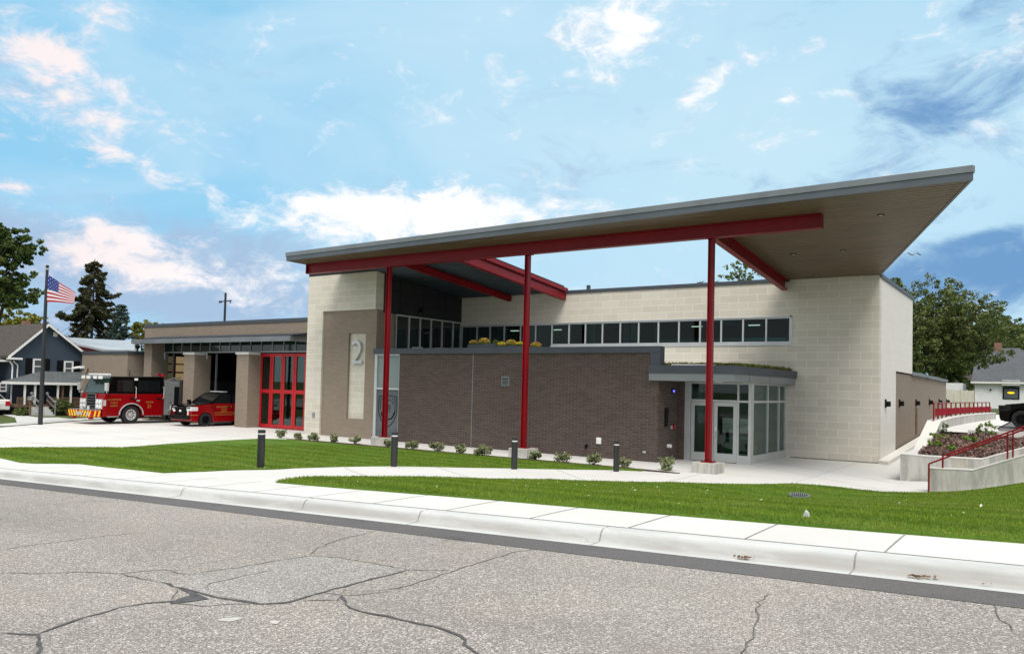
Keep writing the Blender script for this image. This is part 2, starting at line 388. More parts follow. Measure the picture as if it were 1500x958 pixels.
def lawnmat():
    t = NT('lawn_green'); P = t.tc.outputs['Object']
    st = t.n('ShaderNodeTexWave'); st.bands_direction = 'Y'; st.inputs['Scale'].default_value = .28; st.inputs['Distortion'].default_value = 1.2; st.inputs['Detail'].default_value = 2
    t.L.new(t.map(P, (1, 1, 1), (0, 0, 0), (0, 0, R(12))), st.inputs[0])
    a = t.noise(P, .5, 5, .6); b = t.noise(P, 14, 6, .75)
    col = t.mix(t.ramp(a, .3, .7), (.085, .175, .012), (.135, .235, .020))
    col = t.mix(t.math('MULTIPLY', st.outputs[0], .45), col, (.070, .155, .010))
    col = t.mix(t.ramp(b, .35, .75, 0, .7), col, (.035, .075, .008))
    t.bump(b, .8, .02)
    return t.fin(col, .8, 0, .2)
M['lawn'] = lawnmat()
M['lawn_far'] = plain('muted_distant_lawn', (.085, .115, .040), .9, 0, .1, .3, 1)  # muted green so less green light bounces onto pale walls
def leafmat(name, c1, c2, c3, trans=.25, stripe=False):
    t = NT(name); r = t.geo.outputs['Random Per Island']
    P = t.tc.outputs['Object']
    col = t.mix(r, c1, c2); col = t.mix(t.ramp(t.noise(P, .5, 3, .6), .5, .68, 0, .75), col, c3)
    if stripe:
        st = t.n('ShaderNodeTexWave'); st.bands_direction = 'Y'; st.inputs['Scale'].default_value = .28; st.inputs['Distortion'].default_value = 1.2; st.inputs['Detail'].default_value = 2
        t.L.new(t.map(P, (1, 1, 1), (0, 0, 0), (0, 0, R(12))), st.inputs[0]); col = t.mix(t.math('MULTIPLY', st.outputs[0], .5), col, (.065, .150, .008)); col = t.mix(t.ramp(t.noise(P, .9, 6, .7), .50, .74, 0, .75), col, (.30, .34, .07)); col = t.mix(t.ramp(t.noise(P, 5, 4, .7), .55, .75, 0, .5), col, (.05, .11, .01))
    m = t.fin(col, .6, 0, .3)
    tr = t.n('ShaderNodeBsdfTranslucent'); t.L.new(col, tr.inputs[0]); mx = t.n('ShaderNodeMixShader'); mx.inputs[0].default_value = trans
    t.L.new(t.b.outputs[0], mx.inputs[1]); t.L.new(tr.outputs[0], mx.inputs[2]); t.L.new(mx.outputs[0], t.out.inputs[0])
    return m
M['blade'] = leafmat('grass_blade', (.130, .225, .014), (.270, .360, .040), (.220, .270, .040), .35, True)
M['leaf_dark'] = leafmat('dark_leaves', (.040, .072, .015), (.100, .150, .032), (.135, .165, .038))
M['leaf_mid'] = leafmat('mid_leaves', (.065, .095, .024), (.155, .195, .058), (.185, .205, .065))
M['leaf_yel'] = leafmat('yellowing_leaves', (.13, .15, .02), (.28, .26, .03), (.09, .13, .02))
M['needle'] = leafmat('spruce_needles', (.035, .042, .018), (.085, .085, .038), (.06, .065, .028), .1)
M['needle_blue'] = leafmat('blue_spruce_needles', (.040, .075, .065), (.085, .125, .105), (.035, .060, .050), .1)
M['shrub'] = leafmat('shrub_leaves', (.10, .14, .05), (.36, .38, .22), (.17, .20, .08), .2)
M['hosta'] = leafmat('garden_leaves', (.10, .20, .03), (.26, .36, .06), (.08, .13, .03), .2)
M['sedum'] = leafmat('sedum', (.10, .14, .025), (.24, .26, .06), (.22, .14, .05), .1)
M['bloom_y'] = leafmat('yellow_blooms', (.62, .50, .03), (.80, .68, .08), (.55, .42, .04), .1)
M['bloom_o'] = leafmat('orange_blooms', (.45, .26, .04), (.62, .42, .08), (.40, .34, .06), .1)
M['litter'] = leafmat('fallen_leaf', (.30, .16, .08), (.16, .10, .07), (.40, .28, .18), .1)
M['paleleaf'] = leafmat('pale_leaf', (.75, .74, .66), (.60, .55, .30), (.80, .80, .76), .1)
M['mulchchip'] = leafmat('mulch_chips', (.10, .055, .045), (.30, .20, .17), (.055, .032, .028), .0)
M['mulch'] = plain('mulch_soil', (.060, .036, .030), .95, 0, .1, .4, 14, .8)

def shingle(name, c):
    t = NT(name); P = t.tc.outputs['Object']; 
    b = t.n('ShaderNodeTexBrick'); sp = t.n('ShaderNodeSeparateXYZ'); t.L.new(P, sp.inputs[0]); cc = t.n('ShaderNodeCombineXYZ')
    t.L.new(t.math('ADD', sp.outputs[0], sp.outputs[1]), cc.inputs[0]); t.L.new(sp.outputs[2], cc.inputs[1]); t.L.new(cc.outputs[0], b.inputs['Vector'])
    b.inputs['Scale'].default_value = 1; b.inputs['Brick Width'].default_value = .3; b.inputs['Row Height'].default_value = .1; b.inputs['Mortar Size'].default_value = .012
    b.inputs['Color1'].default_value = (*c, 1); b.inputs['Color2'].default_value = (*[x * 1.25 for x in c], 1); b.inputs['Mortar'].default_value = (*[x * .6 for x in c], 1)
    col = t.mix(t.ramp(t.noise(P, .8, 5, .6), .3, .75, 0, .3), b.outputs[0], tuple(x * .7 for x in c))
    return t.fin(col, .9, 0, .2)
M['shingle_brown'] = shingle('brown_shingles', (.085, .075, .070))
M['shingle_grey'] = shingle('grey_shingles', (.115, .125, .140))
M['shingle_porch'] = shingle('green_grey_shingles', (.11, .125, .130))
M['metalroof'] = plain('pale_metal_roof', (.42, .45, .48), .4, .3, .5, .1, 1)

def siding(name, c, h=.14):
    t = NT(name); P = t.tc.outputs['Object']; sp = t.n('ShaderNodeSeparateXYZ'); t.L.new(P, sp.inputs[0])
    fr = t.math('FRACT', t.math('MULTIPLY', sp.outputs[2], 1 / h))
    col = t.mix(t.ramp(fr, .0, .14, 1, 0), c, tuple(x * .45 for x in c))
    col = t.mix(t.ramp(t.noise(P, 1.2, 4), .4, .7, 0, .12), col, tuple(x * .7 for x in c))
    t.bump(fr, .5, .02)
    return t.fin(col, .6, 0, .3)
M['siding_blue'] = siding('slate_blue_siding', (.052, .075, .105))
M['siding_white'] = siding('white_siding', (.82, .82, .86), .2)

def soffitmat():
    t = NT('timber_look_soffit'); P = t.tc.outputs['Object']; sp = t.n('ShaderNodeSeparateXYZ'); t.L.new(P, sp.inputs[0])
    fr = t.math('FRACT', t.math('MULTIPLY', sp.outputs[1], 1 / .2))
    idx = t.math('FLOOR', t.math('MULTIPLY', sp.outputs[1], 1 / .2))
    cb = t.n('ShaderNodeCombineXYZ'); t.L.new(t.math('MULTIPLY', sp.outputs[0], .12), cb.inputs[0]); t.L.new(idx, cb.inputs[1])
    n = t.noise(cb.outputs[0], 4.0, 4, .6)
    g = t.noise(t.map(P, (1.2, 26, 1)), 2.0, 5, .65)
    col = t.mix(t.ramp(n, .3, .7), (.118, .080, .044), (.185, .130, .074))
    col = t.mix(t.ramp(g, .4, .7, 0, .35), col, (.10, .076, .05))
    col = t.mix(t.ramp(fr, .0, .34, 1, 0), col, (.025, .020, .014))
    t.bump(t.ramp(fr, 0, .12), .6, .01)
    return t.fin(col, .45, 0, .4)
M['soffit'] = soffitmat()

def glassmat(name, tint, refl=.9, transp=.6, ior=1.5, rf=1.0):
    t = NT(name); t.N.remove(t.b)
    fr = t.n('ShaderNodeFresnel'); fr.inputs[0].default_value = ior
    gl = t.n('ShaderNodeBsdfGlossy'); gl.inputs['Roughness'].default_value = .015; gl.inputs['Color'].default_value = (refl, refl, refl, 1)
    trn = t.n('ShaderNodeBsdfTransparent'); trn.inputs[0].default_value = (*tint, 1)
    mx = t.n('ShaderNodeMixShader'); t.L.new(t.math('MULTIPLY', fr.outputs[0], rf, True), mx.inputs[0]); t.L.new(trn.outputs[0], mx.inputs[1]); t.L.new(gl.outputs[0], mx.inputs[2])
    t.L.new(mx.outputs[0], t.out.inputs[0]); return t.m
M['glass'] = glassmat('tinted_glass', (.46, .60, .58), rf=.42)
M['glass_clear'] = glassmat('clear_glass', (.66, .78, .76), rf=.65)
def darkglass(name, c=(.008, .010, .011), rough=.04):
    t = NT(name); return t.fin(c, rough, 0, .55)
M['glass_dark'] = darkglass('dark_glass')
M['glass_green'] = darkglass('dark_green_glass', (.010, .022, .016))
M['glass_frost'] = plain('frosted_glass', (.19, .245, .25), .25, 0, .6, .06, .8)
M['glass_grey'] = plain('grey_backed_glass', (.085, .105, .118), .15, 0, .6, .08, .8)
M['lens'] = plain('lamp_glass', (.80, .81, .83), .15, .2, .6, .02, 3)
def emit(name, c, s):
    t = NT(name); e = t.n('ShaderNodeEmission'); e.inputs[0].default_value = (*c, 1); e.inputs[1].default_value = s; t.L.new(e.outputs[0], t.out.inputs[0]); return t.m
M['lamp'] = emit('lit_lamp', (1, .93, .8), 1.6)
M['bluelamp'] = emit('blue_lamp', (.12, .12, 1.0), 2.2)
M['warmroom'] = emit('lit_room', (.75, .55, .28), .28)
M['neon'] = emit('neon_sign', (1.0, .62, .02), 1.3)

_tc = {}
def text(s, size, mat, parent, origin, right, up, ext=.004, name='lettering', ax='CENTER', bold=0.0):
    cu = bpy.data.curves.new('t', 'FONT'); cu.body = s; cu.size = size; cu.extrude = ext; cu.align_x = ax; cu.offset = bold
    cu.resolution_u = 4
    to = bpy.data.objects.new('t', cu); COL.objects.link(to)
    dg = bpy.context.evaluated_depsgraph_get(); me = bpy.data.meshes.new_from_object(to.evaluated_get(dg))
    bpy.data.objects.remove(to); bpy.data.curves.remove(cu)
    r = Vector(right).normalized(); u = Vector(up).normalized(); n = r.cross(u)
    me.transform(Matrix(((r.x, u.x, n.x, origin[0]), (r.y, u.y, n.y, origin[1]), (r.z, u.z, n.z, origin[2]), (0, 0, 0, 1))))
    me.materials.clear(); me.materials.append(mat)
    o = bpy.data.objects.new(name, me); COL.objects.link(o)
    if parent is not None: o.parent = parent
    return o

# ------------------------------------------------------------------ terrain
CP = np.array([(9.0,9.2,1.555),(9.0,7.7,1.555),(5.0,9.2,1.415),(5.0,7.7,1.415),(1.0,9.2,1.275),(1.0,7.7,1.275),(-3.0,9.2,1.135),(-3.0,7.7,1.135),(-7.0,9.2,0.995),(-7.0,7.7,0.995),(-11.0,9.2,0.855),(-11.0,7.7,0.855),(-15.0,9.2,0.715),(-15.0,7.7,0.715),(-19.0,9.2,0.575),(-19.0,7.7,0.575),(-23.0,9.2,0.435),(-23.0,7.7,0.435),(-27.0,9.2,0.31),(-27.0,7.7,0.31),(-32.0,9.2,0.193),(-32.0,7.7,0.193),(-16.1,12.6,0.43),(-14.75,15.85,0.34),(-13.2,19.4,0.14),(-11.3,22.1,0.03),(-28.0,23.8,0.0),(-24.0,23.8,0.0),(-20.0,23.8,0.0),(-16.0,23.8,0.0),(-12.0,23.8,0.0),(-9.5,23.8,0.0),(-31.0,12.7,0.0),(-29.6,15.0,0.0),(-29.0,18.0,0.0),(-29.2,22.0,0.0),(-38.0,13.0,0.0),(-40.0,20.0,0.0),(-40.0,28.0,0.0),(-46.0,19.0,0.0),(-50.0,22.0,0.0),(-50.0,12.0,0.0),(-56.0,26.0,0.05),(-56.0,18.0,0.05),(-64.0,22.0,0.1),(-64.0,32.0,0.1),(-50.0,30.0,0.0),(-9.0,21.0,0.0),(-6.0,23.4,0.0),(-4.0,23.5,0.0),(-2.84,24.2,0.0),(-6.0,30.0,0.0),(-9.0,28.0,0.0),(-15.0,30.0,0.0),(-30.0,30.0,0.0),(-6.0,34.0,0.0),(-20.0,26.5,0.0),(-4.4,27.0,0.0),(-5.6,21.7,-0.14),(-1.74,24.3,0.17),(-0.68,24.3,0.46),(1.5,24.3,1.0),(4.0,24.3,1.3),(8.0,24.3,1.5)], float)
def _tps():
    n = len(CP); d = np.hypot(CP[:, None, 0] - CP[None, :, 0], CP[:, None, 1] - CP[None, :, 1])
    K = np.where(d > 0, d * d * np.log(d + 1e-9), 0) + np.eye(n) * .5
    A = np.zeros((n + 3, n + 3)); A[:n, :n] = K; A[:n, n] = 1; A[:n, n+1:] = CP[:, :2]; A[n, :n] = 1; A[n+1:, :n] = CP[:, :2].T
    b = np.zeros(n + 3); b[:n] = CP[:, 2]; return np.linalg.solve(A, b)
_w = _tps()
def Hn(x, y):
    x = np.asarray(x, float); y = np.asarray(y, float)
    r = np.hypot(x[..., None] - CP[:, 0], y[..., None] - CP[:, 1])
    return np.where(r > 0, r * r * np.log(r + 1e-9), 0) @ _w[:len(CP)] + _w[-3] + _w[-2] * x + _w[-1] * y
def H(x, y): return float(Hn(x, y))
def zroad(x, y=0): return max(.95 + .035 * (x + 4), .12)

def inside(poly, x, y):
    c = np.zeros(np.shape(x), bool); n = len(poly); j = n - 1
    for i in range(n):
        xi, yi = poly[i]; xj, yj = poly[j]
        cond = ((yi > y) != (yj > y)) & (x < (xj - xi) * (y - yi) / ((yj - yi) or 1e-12) + xi)
        c ^= cond; j = i
    return c
def dense(poly, step, closed=True):
    out = []; n = len(poly)
    for i in range(n if closed else n - 1):
        a = Vector(poly[i]).to_2d(); b = Vector(poly[(i + 1) % n]).to_2d(); k = max(1, int((b - a).length / step))
        for t in range(k): out.append(tuple(a.lerp(b, t / k)))
    if not closed: out.append(tuple(poly[-1][:2]))
    return out
def drape(name, poly, step, zf, dz, mat, skirt=0.0, parent=None, kind='structure', wob=0.0):
    b = dense(poly, step)
    if wob:
        rnd = random.Random(5); b = [(x + rnd.uniform(-wob, wob), y + rnd.uniform(-wob, wob)) for x, y in b]
    xs = [p[0] for p in b]; ys = [p[1] for p in b]
    gx, gy = np.meshgrid(np.arange(min(xs) + step * .5, max(xs), step), np.arange(min(ys) + step * .5, max(ys), step))
    gx = gx.ravel(); gy = gy.ravel(); k = inside(b, gx, gy); gx = gx[k]; gy = gy[k]
    pts = [Vector(p) for p in b] + [Vector((float(x), float(y))) for x, y in zip(gx, gy)]
    n = len(b)
    v, e, f, *_ = delaunay_2d_cdt(pts, [(i, (i + 1) % n) for i in range(n)], [], 1, 1e-5)
    mb = MB(); vs = [(p.x, p.y, zf(p.x, p.y) + dz) for p in v]
    mb.add(vs, [tuple(q) for q in f])
    if skirt:
        s0 = len(mb.v); 
        top = [(x, y, zf(x, y) + dz) for x, y in b]; bot = [(x, y, z - skirt) for x, y, z in top]
        mb.add(top + bot, [(i, (i + 1) % n, (i + 1) % n + n, i + n) for i in range(n)])
    return mb.build(name, mat, parent, kind=kind, smooth=False)
def strip(mb, pts, w, zf, dz, step=.25, taper=False, rnd=None):
    p = dense(pts, step, False); n = len(p); L_ = []
    for i in range(n):
        a = Vector(p[max(0, i - 1)]); b = Vector(p[min(n - 1, i + 1)]); t = (b - a).normalized(); nr = Vector((-t.y, t.x))
        ww = w if not rnd else w * rnd.uniform(.55, 1.5)
        c = Vector(p[i])
        if rnd and 0 < i < n - 1: c = c + nr * rnd.uniform(-.018, .018)
        if taper and i in (0, n - 1): ww *= .15
        q0 = c + nr * ww / 2; q1 = c - nr * ww / 2
        L_.append((q0, q1))
    vs = []
    for q0, q1 in L_: vs += [(q0.x, q0.y, zf(q0.x, q0.y) + dz), (q1.x, q1.y, zf(q1.x, q1.y) + dz)]
    mb.add(vs, [(2*i, 2*i+1, 2*i+3, 2*i+2) for i in range(n - 1)])
WR = set()
def wthing(name, label, cat, loc, group=None):
    o = thing(name, label, cat, loc, 0, group); WR.add(o.name); return o
def _fixparent(o, parent):
    if parent is not None and parent.name in WR:
        o.matrix_parent_inverse = Matrix.Translation(-Vector(parent.location))
_b0 = MB.build
def _b1(s, name, mat, parent=None, *a, **k):
    o = _b0(s, name, mat, parent, *a, **k); _fixparent(o, parent); return o
MB.build = _b1
_n0 = np_mesh
def np_mesh(name, verts, faces, mat, parent=None, mi=None):
    o = _n0(name, verts, faces, mat, parent, mi); _fixparent(o, parent); return o
_t0 = text
def text(s, size, mat, parent, *a, **k):
    o = _t0(s, size, mat, parent, *a, **k); _fixparent(o, parent); return o
def bx(name, mat, parent, *b, bevel=0):
    return MB().box(*b).build(name, mat, parent, bevel)

# ================================================================== GROUND
mb = MB(); rr = 2500
mb.add([(-rr, -rr, -1.3), (rr, -rr, -1.3), (rr, rr, -1.3), (-rr, rr, -1.3)], [(0, 1, 2, 3)])
mb.build('ground', M['lawn_far'], kind='structure')
# street (drops gently to the left)
xs = [-90, -60, -40, -30, -27.7] + [x * 1.0 for x in range(-27, 13)] + [16, 25, 40]
mb = MB(); ys = [-30, -12, -6, -2, 0, 2, 4, 5.5, 6.94]
for x in xs:
    for y in ys: mb.v.append((x, y, zroad(x)))
ny = len(ys)
for i in range(len(xs) - 1):
    for j in range(ny - 1): mb.f.append((i*ny+j, (i+1)*ny+j, (i+1)*ny+j+1, i*ny+j+1)); mb.mi.append(0)
mb.build('road', M['asphalt'], kind='structure')
def sweep(name, prof, mat, x0, x1, step=.5, kind='structure', zf=zroad):
    mb = MB(); xs = np.arange(x0, x1 + 1e-6, step); n = len(prof)
    for x in xs:
        for y, z in prof: mb.v.append((float(x), y, zf(float(x)) + z))
    for i in range(len(xs) - 1):
        for j in range(n - 1): mb.f.append((i*n+j, (i+1)*n+j, (i+1)*n+j+1, i*n+j+1)); mb.mi.append(0)
    return mb.build(name, mat, kind=kind)
sweep('road_edge_strip', [(6.90, .004), (7.15, .005), (7.39, .006)], M['asphalt_new'], -60, 14)
kb = sweep('kerb', [(7.385, .008), (7.50, .010), (7.585, .016), (7.605, .03), (7.625, .085), (7.645, .118), (7.675, .138), (7.72, .147), (7.80, .150)], M['curb'], -60, 14, .5)
kb.data.shade_smooth()
# pavement: walk, plaza and apron as one draped slab
pav = [(-60, 7.8), (12, 7.8), (12, 26.8), (-3.7, 26.8), (-3.7, 60), (-5.62, 60), (-5.62, 33.2), (-27, 33.2), (-27, 28.4), (-49, 28.4), (-46.705,24.038), (-44.348,20.501), (-42.319,17.682), (-50, 7.9)]
def Hp(x, y):
    if y > 27 and x > -6: return max(0.0, (y - 33) * .045)
    if y > 26.8: return 0.0
    z = H(x, y)
    if y < 8.6: t = (y - 7.8) / .8; z = (zroad(x) + .150) * (1 - t) + z * t
    return z
drape('pavement', pav, .6, Hp, 0.0, M['pave'])
LAWN1 = [(-29.309,12.276),(-30.016,13.229),(-28.885,14.308),(-27.528,15.543),(-28.701,17.85),(-29.131,19.949),(-29.143,22.695)] + [(-27.9, 23.55), (-24, 23.62), (-16, 23.62), (-12, 23.62), (-10.9, 23.5)] + [(-10.867,23.207),(-11.664,22.777),(-13.635,19.976),(-14.447,17.974),(-15.217,16.361),(-15.657,14.857),(-15.843,13.409),(-15.006,11.345),(-14.323,9.834),(-14.416,8.99),(-16.275,9.208),(-18.339,9.404),(-19.291,8.808),(-19.814,8.747),(-22.156,9.291),(-25.064,9.805)] + [(-31, 10.8), (-32, 11.8)]
LAWN2 = [(-11.006,8.942),(-11.355,9.542),(-11.524,10.084),(-11.275,10.796),(-10.845,12.175),(-10.472,13.995),(-10.476,17.299),(-9.814,19.259),(-9.019,21.07),(-7.849,22.237),(-7.221,22.731),(-6.28,23.498),(-5.216,23.754),(-3.911,23.396),(-3.137,23.81),(-2.813,23.973)] + [(-2.83, 24.2), (0, 24.2), (3, 24.2), (9, 24.2), (9, 9.3)] + [(-0.254,9.04),(-1.265,9.002),(-2.103,8.964),(-3.238,8.961),(-4.577,8.997),(-6.14,8.999),(-7.992,8.982),(-10.048,8.943)]
l1 = drape('lawn', LAWN1, .5, H, .022, M['lawn'], .05)
l2 = drape('lawn', LAWN2, .5, H, .022, M['lawn'], .05)
# mulch edge between lawn and the pale strip
BED = [(-28.3, 23.5), (-27.9, 23.78), (-24, 23.90), (-20, 23.86), (-16, 23.88), (-12, 23.84), (-9.75, 23.62), (-9.9, 23.50), (-10.9, 23.40), (-12, 23.45), (-20, 23.45), (-28, 23.40)]
drape('mulch_bed', BED, .4, H, .026, M['mulch'], .03)
# left beyond the apron
LF = [(-46.705,24.038), (-44.348,20.501), (-42.319,17.682), (-43.0, 10), (-80, 6), (-90, 60), (-52, 60), (-49, 30)]
drape('lawn', LF, 1.2, H, .02, M['lawn_far'], .05)
mb = MB(); strip(mb, [(-43.9, 15.8), (-43.427,18.142), (-45.618,21.085), (-47.954,24.678), (-48.5, 27)], 1.3, H, .04, .6); mb.build('path', M['curb'], kind='structure')
drape('path', [(-45.294,20.936), (-44.851,19.547), (-50.436,21.856), (-54.49,22.735), (-58, 20.5), (-58, 23.2), (-55.114,23.872), (-51.726,23.299), (-49.903,23.055)], .8, H, .05, M['curb'])
drape('path', [(-45.589,21.142), (-49.903,23.055), (-49.939,24.053), (-47.291,23.745)], .8, H, .052, M['curb'])

# joints and kerb joints
mb = MB()
for k in range(-22, 8):
    x = -1.27 + 1.27 * k
    strip(mb, [(x, 7.83), (x, 9.0)], .016, Hp, .004, .2)
strip(mb, [(-45, 7.815), (10, 7.815)], .022, lambda x, y: zroad(x) + .150, .004, .8)
for a in ([(-15.473,14.804),(-11.075,11.295)], [(-14.645,17.596),(-10.62,14.193)], [(-12.718,21.029),(-10.276,18.579)]):
    strip(mb, a, .014, H, .004, .3)
for a in ([(-9.2, 24.2), (-9.2, 21.5)], [(-9.0, 28.4), (-3.7, 23.9)], [(-9, 24.6), (-3.9, 24.6)], [(-6.3, 24), (-6.3, 33)], [(-3.75, 26), (-9, 30.5)]):
    strip(mb, a, .014, Hp, .004, .3)
for y in (15, 19, 23): strip(mb, [(-29.6, y), (-46, y)], .02, Hp, .004, .8)
for x in (-32.5, -37, -42): strip(mb, [(x, 13), (x, 28)], .02, Hp, .004, .8)
mb.build('pavement_joints', M['joint'], kind='structure')
mb = MB()
for x in [-4.036,-1.481,-6.615,-8.762,-11.693]:
    pr = [(7.39, .010), (7.50, .012), (7.585, .018), (7.603, .032), (7.622, .087), (7.642, .121), (7.672, .141), (7.80, .153)]
    for (y0, z0), (y1, z1) in zip(pr[:-1], pr[1:]):
        z = zroad(x); mb.add([(x - .006, y0 - .002, z + z0), (x + .006, y0 - .002, z + z0), (x + .006, y1 - .002, z + z1), (x - .006, y1 - .002, z + z1)], [(0, 1, 2, 3)])
mb.build('kerb_joints', M['joint'], kind='structure')

# cracks in the road
rnd = random.Random(3)
WIDE = [[(-5.762,2.466),(-5.608,2.524),(-5.495,2.578),(-5.367,2.549),(-5.085,2.379),(-4.882,2.272)], [(-5.512,2.59),(-5.577,2.734),(-5.658,2.972),(-5.704,3.246),(-5.666,3.436),(-5.562,3.567),(-5.425,3.779)],
        [(-6.244,3.908),(-5.894,3.867),(-5.658,3.865),(-5.363,3.845),(-5.141,3.868),(-4.903,3.903),(-4.787,4.03),(-4.793,4.167),(-4.826,4.438),(-4.837,4.865),(-4.803,5.206),(-4.81,5.436)],
        [(-4.627,4.434),(-4.289,4.196),(-4.008,4.178),(-3.671,4.164),(-3.36,4.155),(-3.182,4.112),(-3.039,3.964),(-2.864,3.873),(-2.687,3.736)]]
FINE = [[(-6.313,4.237),(-6.211,4.66),(-6.173,5.015),(-6.08,5.397),(-5.75,5.494),(-5.263,5.465),(-4.81,5.436),(-4.456,5.633)], [(-6.08,5.397),(-6.294,5.648),(-6.432,5.942),(-6.565,6.367),(-6.607,6.902)],
        [(-7.782,3.308),(-7.47,3.511),(-7.193,3.761),(-6.874,3.898),(-6.781,4.067),(-6.683,4.205),(-6.287,4.22)], [(-4.663,4.468),(-4.727,4.565),(-4.448,4.745),(-4.413,4.993),(-4.456,5.633),(-4.477,6.018),(-4.498,6.615),(-4.416,6.93)],
        [(-4.763,4.141),(-4.526,4.304),(-4.627,4.434)], [(-1.841,6.34),(-1.842,6.034),(-1.743,5.679),(-1.67,5.329),(-1.597,5.098),(-1.567,4.872),(-1.527,4.664)], [(-0.385,6.931),(-0.336,6.577),(-0.274,6.35),(-0.235,6.165)],
        [(-12.611,5.319),(-12.523,5.65),(-12.412,6.185),(-12.156,6.854)], [(-15.439,6.498),(-15.433,6.902)], [(-9.016,3.822),(-9.043,4.132),(-9.0,4.502),(-8.965,4.903),(-8.811,5.35)], [(-3.033,3.757),(-3.031,3.934)],
        [(-5.553,3.561),(-5.228,3.633),(-5.067,3.813),(-4.903,3.903)], [(-5.589,3.595),(-5.802,3.789),(-5.917,3.851)], [(-6.874,3.898),(-6.511,3.877),(-6.262,3.919)], [(-5.733,3.978),(-5.85,4.109),(-5.849,4.756)],
        [(-4.833,4.409),(-4.524,4.481),(-4.412,4.747)]]
mb = MB()
for c in WIDE: strip(mb, c, .024, zroad, .005, .10, True, rnd)
mb.build('sealed_road_cracks', M['crack'], kind='structure')
mb = MB()
for c in FINE: strip(mb, c, .011, zroad, .004, .09, True, rnd)
mb.build('fine_road_cracks', M['crackfine'], kind='structure')
PT = [(-6.262,4.237),(-6.057,5.377),(-4.855,5.44),(-4.833,4.069),(-4.935,3.928),(-6.008,3.848)]
drape('road_patch', PT, .4, zroad, .002, M['asphalt_patch'], 0)

# grass blades
def grass():
    rg = np.random.default_rng(7); V = []; 
    def field(poly, n, zoff, prob):
        xs = [p[0] for p in poly]; ys = [p[1] for p in poly]
        x = rg.uniform(min(xs), max(xs), n); y = rg.uniform(min(ys), max(ys), n)
        k = inside(poly, x, y); x = x[k]; y = y[k]
        dist = np.hypot(x, y); keep = rg.random(len(x)) < np.clip(prob(dist), 0, 1); return x[keep], y[keep], dist[keep]
    XS = []
    for poly, n in ((LAWN1, 420000), (LAWN2, 620000)):
        XS.append(field(poly, n, 0, lambda d: np.where(d < 33, (12.0 / np.maximum(d, 8)) ** 1.3, 0)))
    x = np.concatenate([a[0] for a in XS]); y = np.concatenate([a[1] for a in XS]); x = x + rg.normal(0, .012, len(x)); y = y + rg.normal(0, .012, len(y)); d = np.concatenate([a[2] for a in XS])
    z = np.empty(len(x))
    for i in range(0, len(x), 20000): z[i:i+20000] = Hn(x[i:i+20000], y[i:i+20000])
    z += .02; n = len(x)
    patch = .75 + .5 * (np.sin(x * 1.3 + np.sin(y * 2.1)) * np.sin(y * 1.7 + x * .4) * .5 + .5)
    h = rg.uniform(.016, .040, n) * patch * np.where(rg.random(n) < .03, 1.5, 1); w = .0035 + d * .00028
    a = rg.uniform(0, 2 * PI, n); lean = rg.normal(0, .5, (n, 2)) * h[:, None]
    ca, sa = np.cos(a) * w, np.sin(a) * w
    v = np.stack([np.stack([x - ca, y - sa, z], 1), np.stack([x + ca, y + sa, z], 1), np.stack([x + lean[:, 0], y + lean[:, 1], z + h], 1)], 1).reshape(-1, 3)
    f = np.arange(3 * n).reshape(n, 3)
    o = np_mesh('grass', v, f, M['blade']); tag(o, kind='stuff'); return o
mb = MB(); 
for c in ([(-4.822,3.442),(-4.817,3.515),(-4.739,3.593),(-4.697,3.551),(-4.714,3.469)], [(-4.485,3.627),(-4.477,3.667),(-4.423,3.67),(-4.383,3.615),(-4.437,3.601)]): mb.add([(x, y, zroad(x) + .004) for x, y in c], [tuple(range(len(c)))])
mb.build('pale_road_marks', M['paletar'], kind='structure')
c = [(-5.971,3.873),(-5.681,3.849),(-5.39,3.779),(-5.416,3.702),(-5.458,3.603),(-5.508,3.522),(-5.599,3.659),(-5.616,3.776)]; mb = MB(); mb.add([(x, y, zroad(x) + .0055) for x, y in c], [tuple(range(len(c)))]); mb.build('tar_patch', M['crack'], kind='structure')
tag(grass(), 'short mown green grass of the front lawn', 'grass')

# ================================================================== FIRE STATION
ST = wthing('fire_station', 'white block and brown brick fire station with a big tilted canopy on red columns', 'building', (-17, 26.6, 0))
YW = 33.0      # tall white rear wall
YF = 26.6      # front plane
def zsof(y): return 7.25 + .088 * (33.1 - y)
# --- white hall wall with clerestory opening
CX0, CX1, CZ0, CZ1 = -26.1, -8.97, 4.66, 5.72
mb = MB()
mb.box(-26.1, -5.61, YW, YW + .4, CZ1, 7.16)
mb.box(CX1, -5.61, YW, YW + .4, -.5, CZ1); mb.box(-9.05, -5.63, YW + .002, YW + .08, 7.16, 7.25); mb.box(-26.1, -19.62, YW + .01, YW + .1, 7.16, 7.255)
mb.box(-20.41, CX1, YW, YW + .4, -.5, CZ0)
mb.box(-26.1, -20.41, YW, YW + .4, -.5, 3.5)
mb.box(-26.1, -6.0, 41.1, 41.5, 3.66, 7.16)
wall = mb.build('block_wall', M['stone'], ST)
M['stone_side'] = bricks('pale_side_block', (.66, .645, .61), (.69, .675, .635), (.72, .705, .67), .81, .305, .012, stain=.08, bumps=.08, smooth=.4)
mb = MB(); mb.box(-6.0, -5.61, YW + .4, 36.9, -.5, 7.16); mb.box(-6.0, -5.61, 36.9, 41.5, 3.66, 7.16); mb.build('side_block_wall', M['stone_side'], ST)
bx('plinth_line', M['joint'], ST, -8.9, -5.60, YW - .012, YW, 0.0, .05)
mb = MB(); mb.box(-19.6, -9.0, YW - .05, YW + .45, 7.16, 7.32); mb.box(-9.0, -5.56, YW + .15, YW + .45, 7.16, 7.24)
mb.box(-6.05, -5.56, YW + .45, 41.55, 7.16, 7.32); mb.box(-26, -6.05, 41.05, 41.55, 7.16, 7.32)
mb.build('parapet_coping', M['cap'], ST, .01)
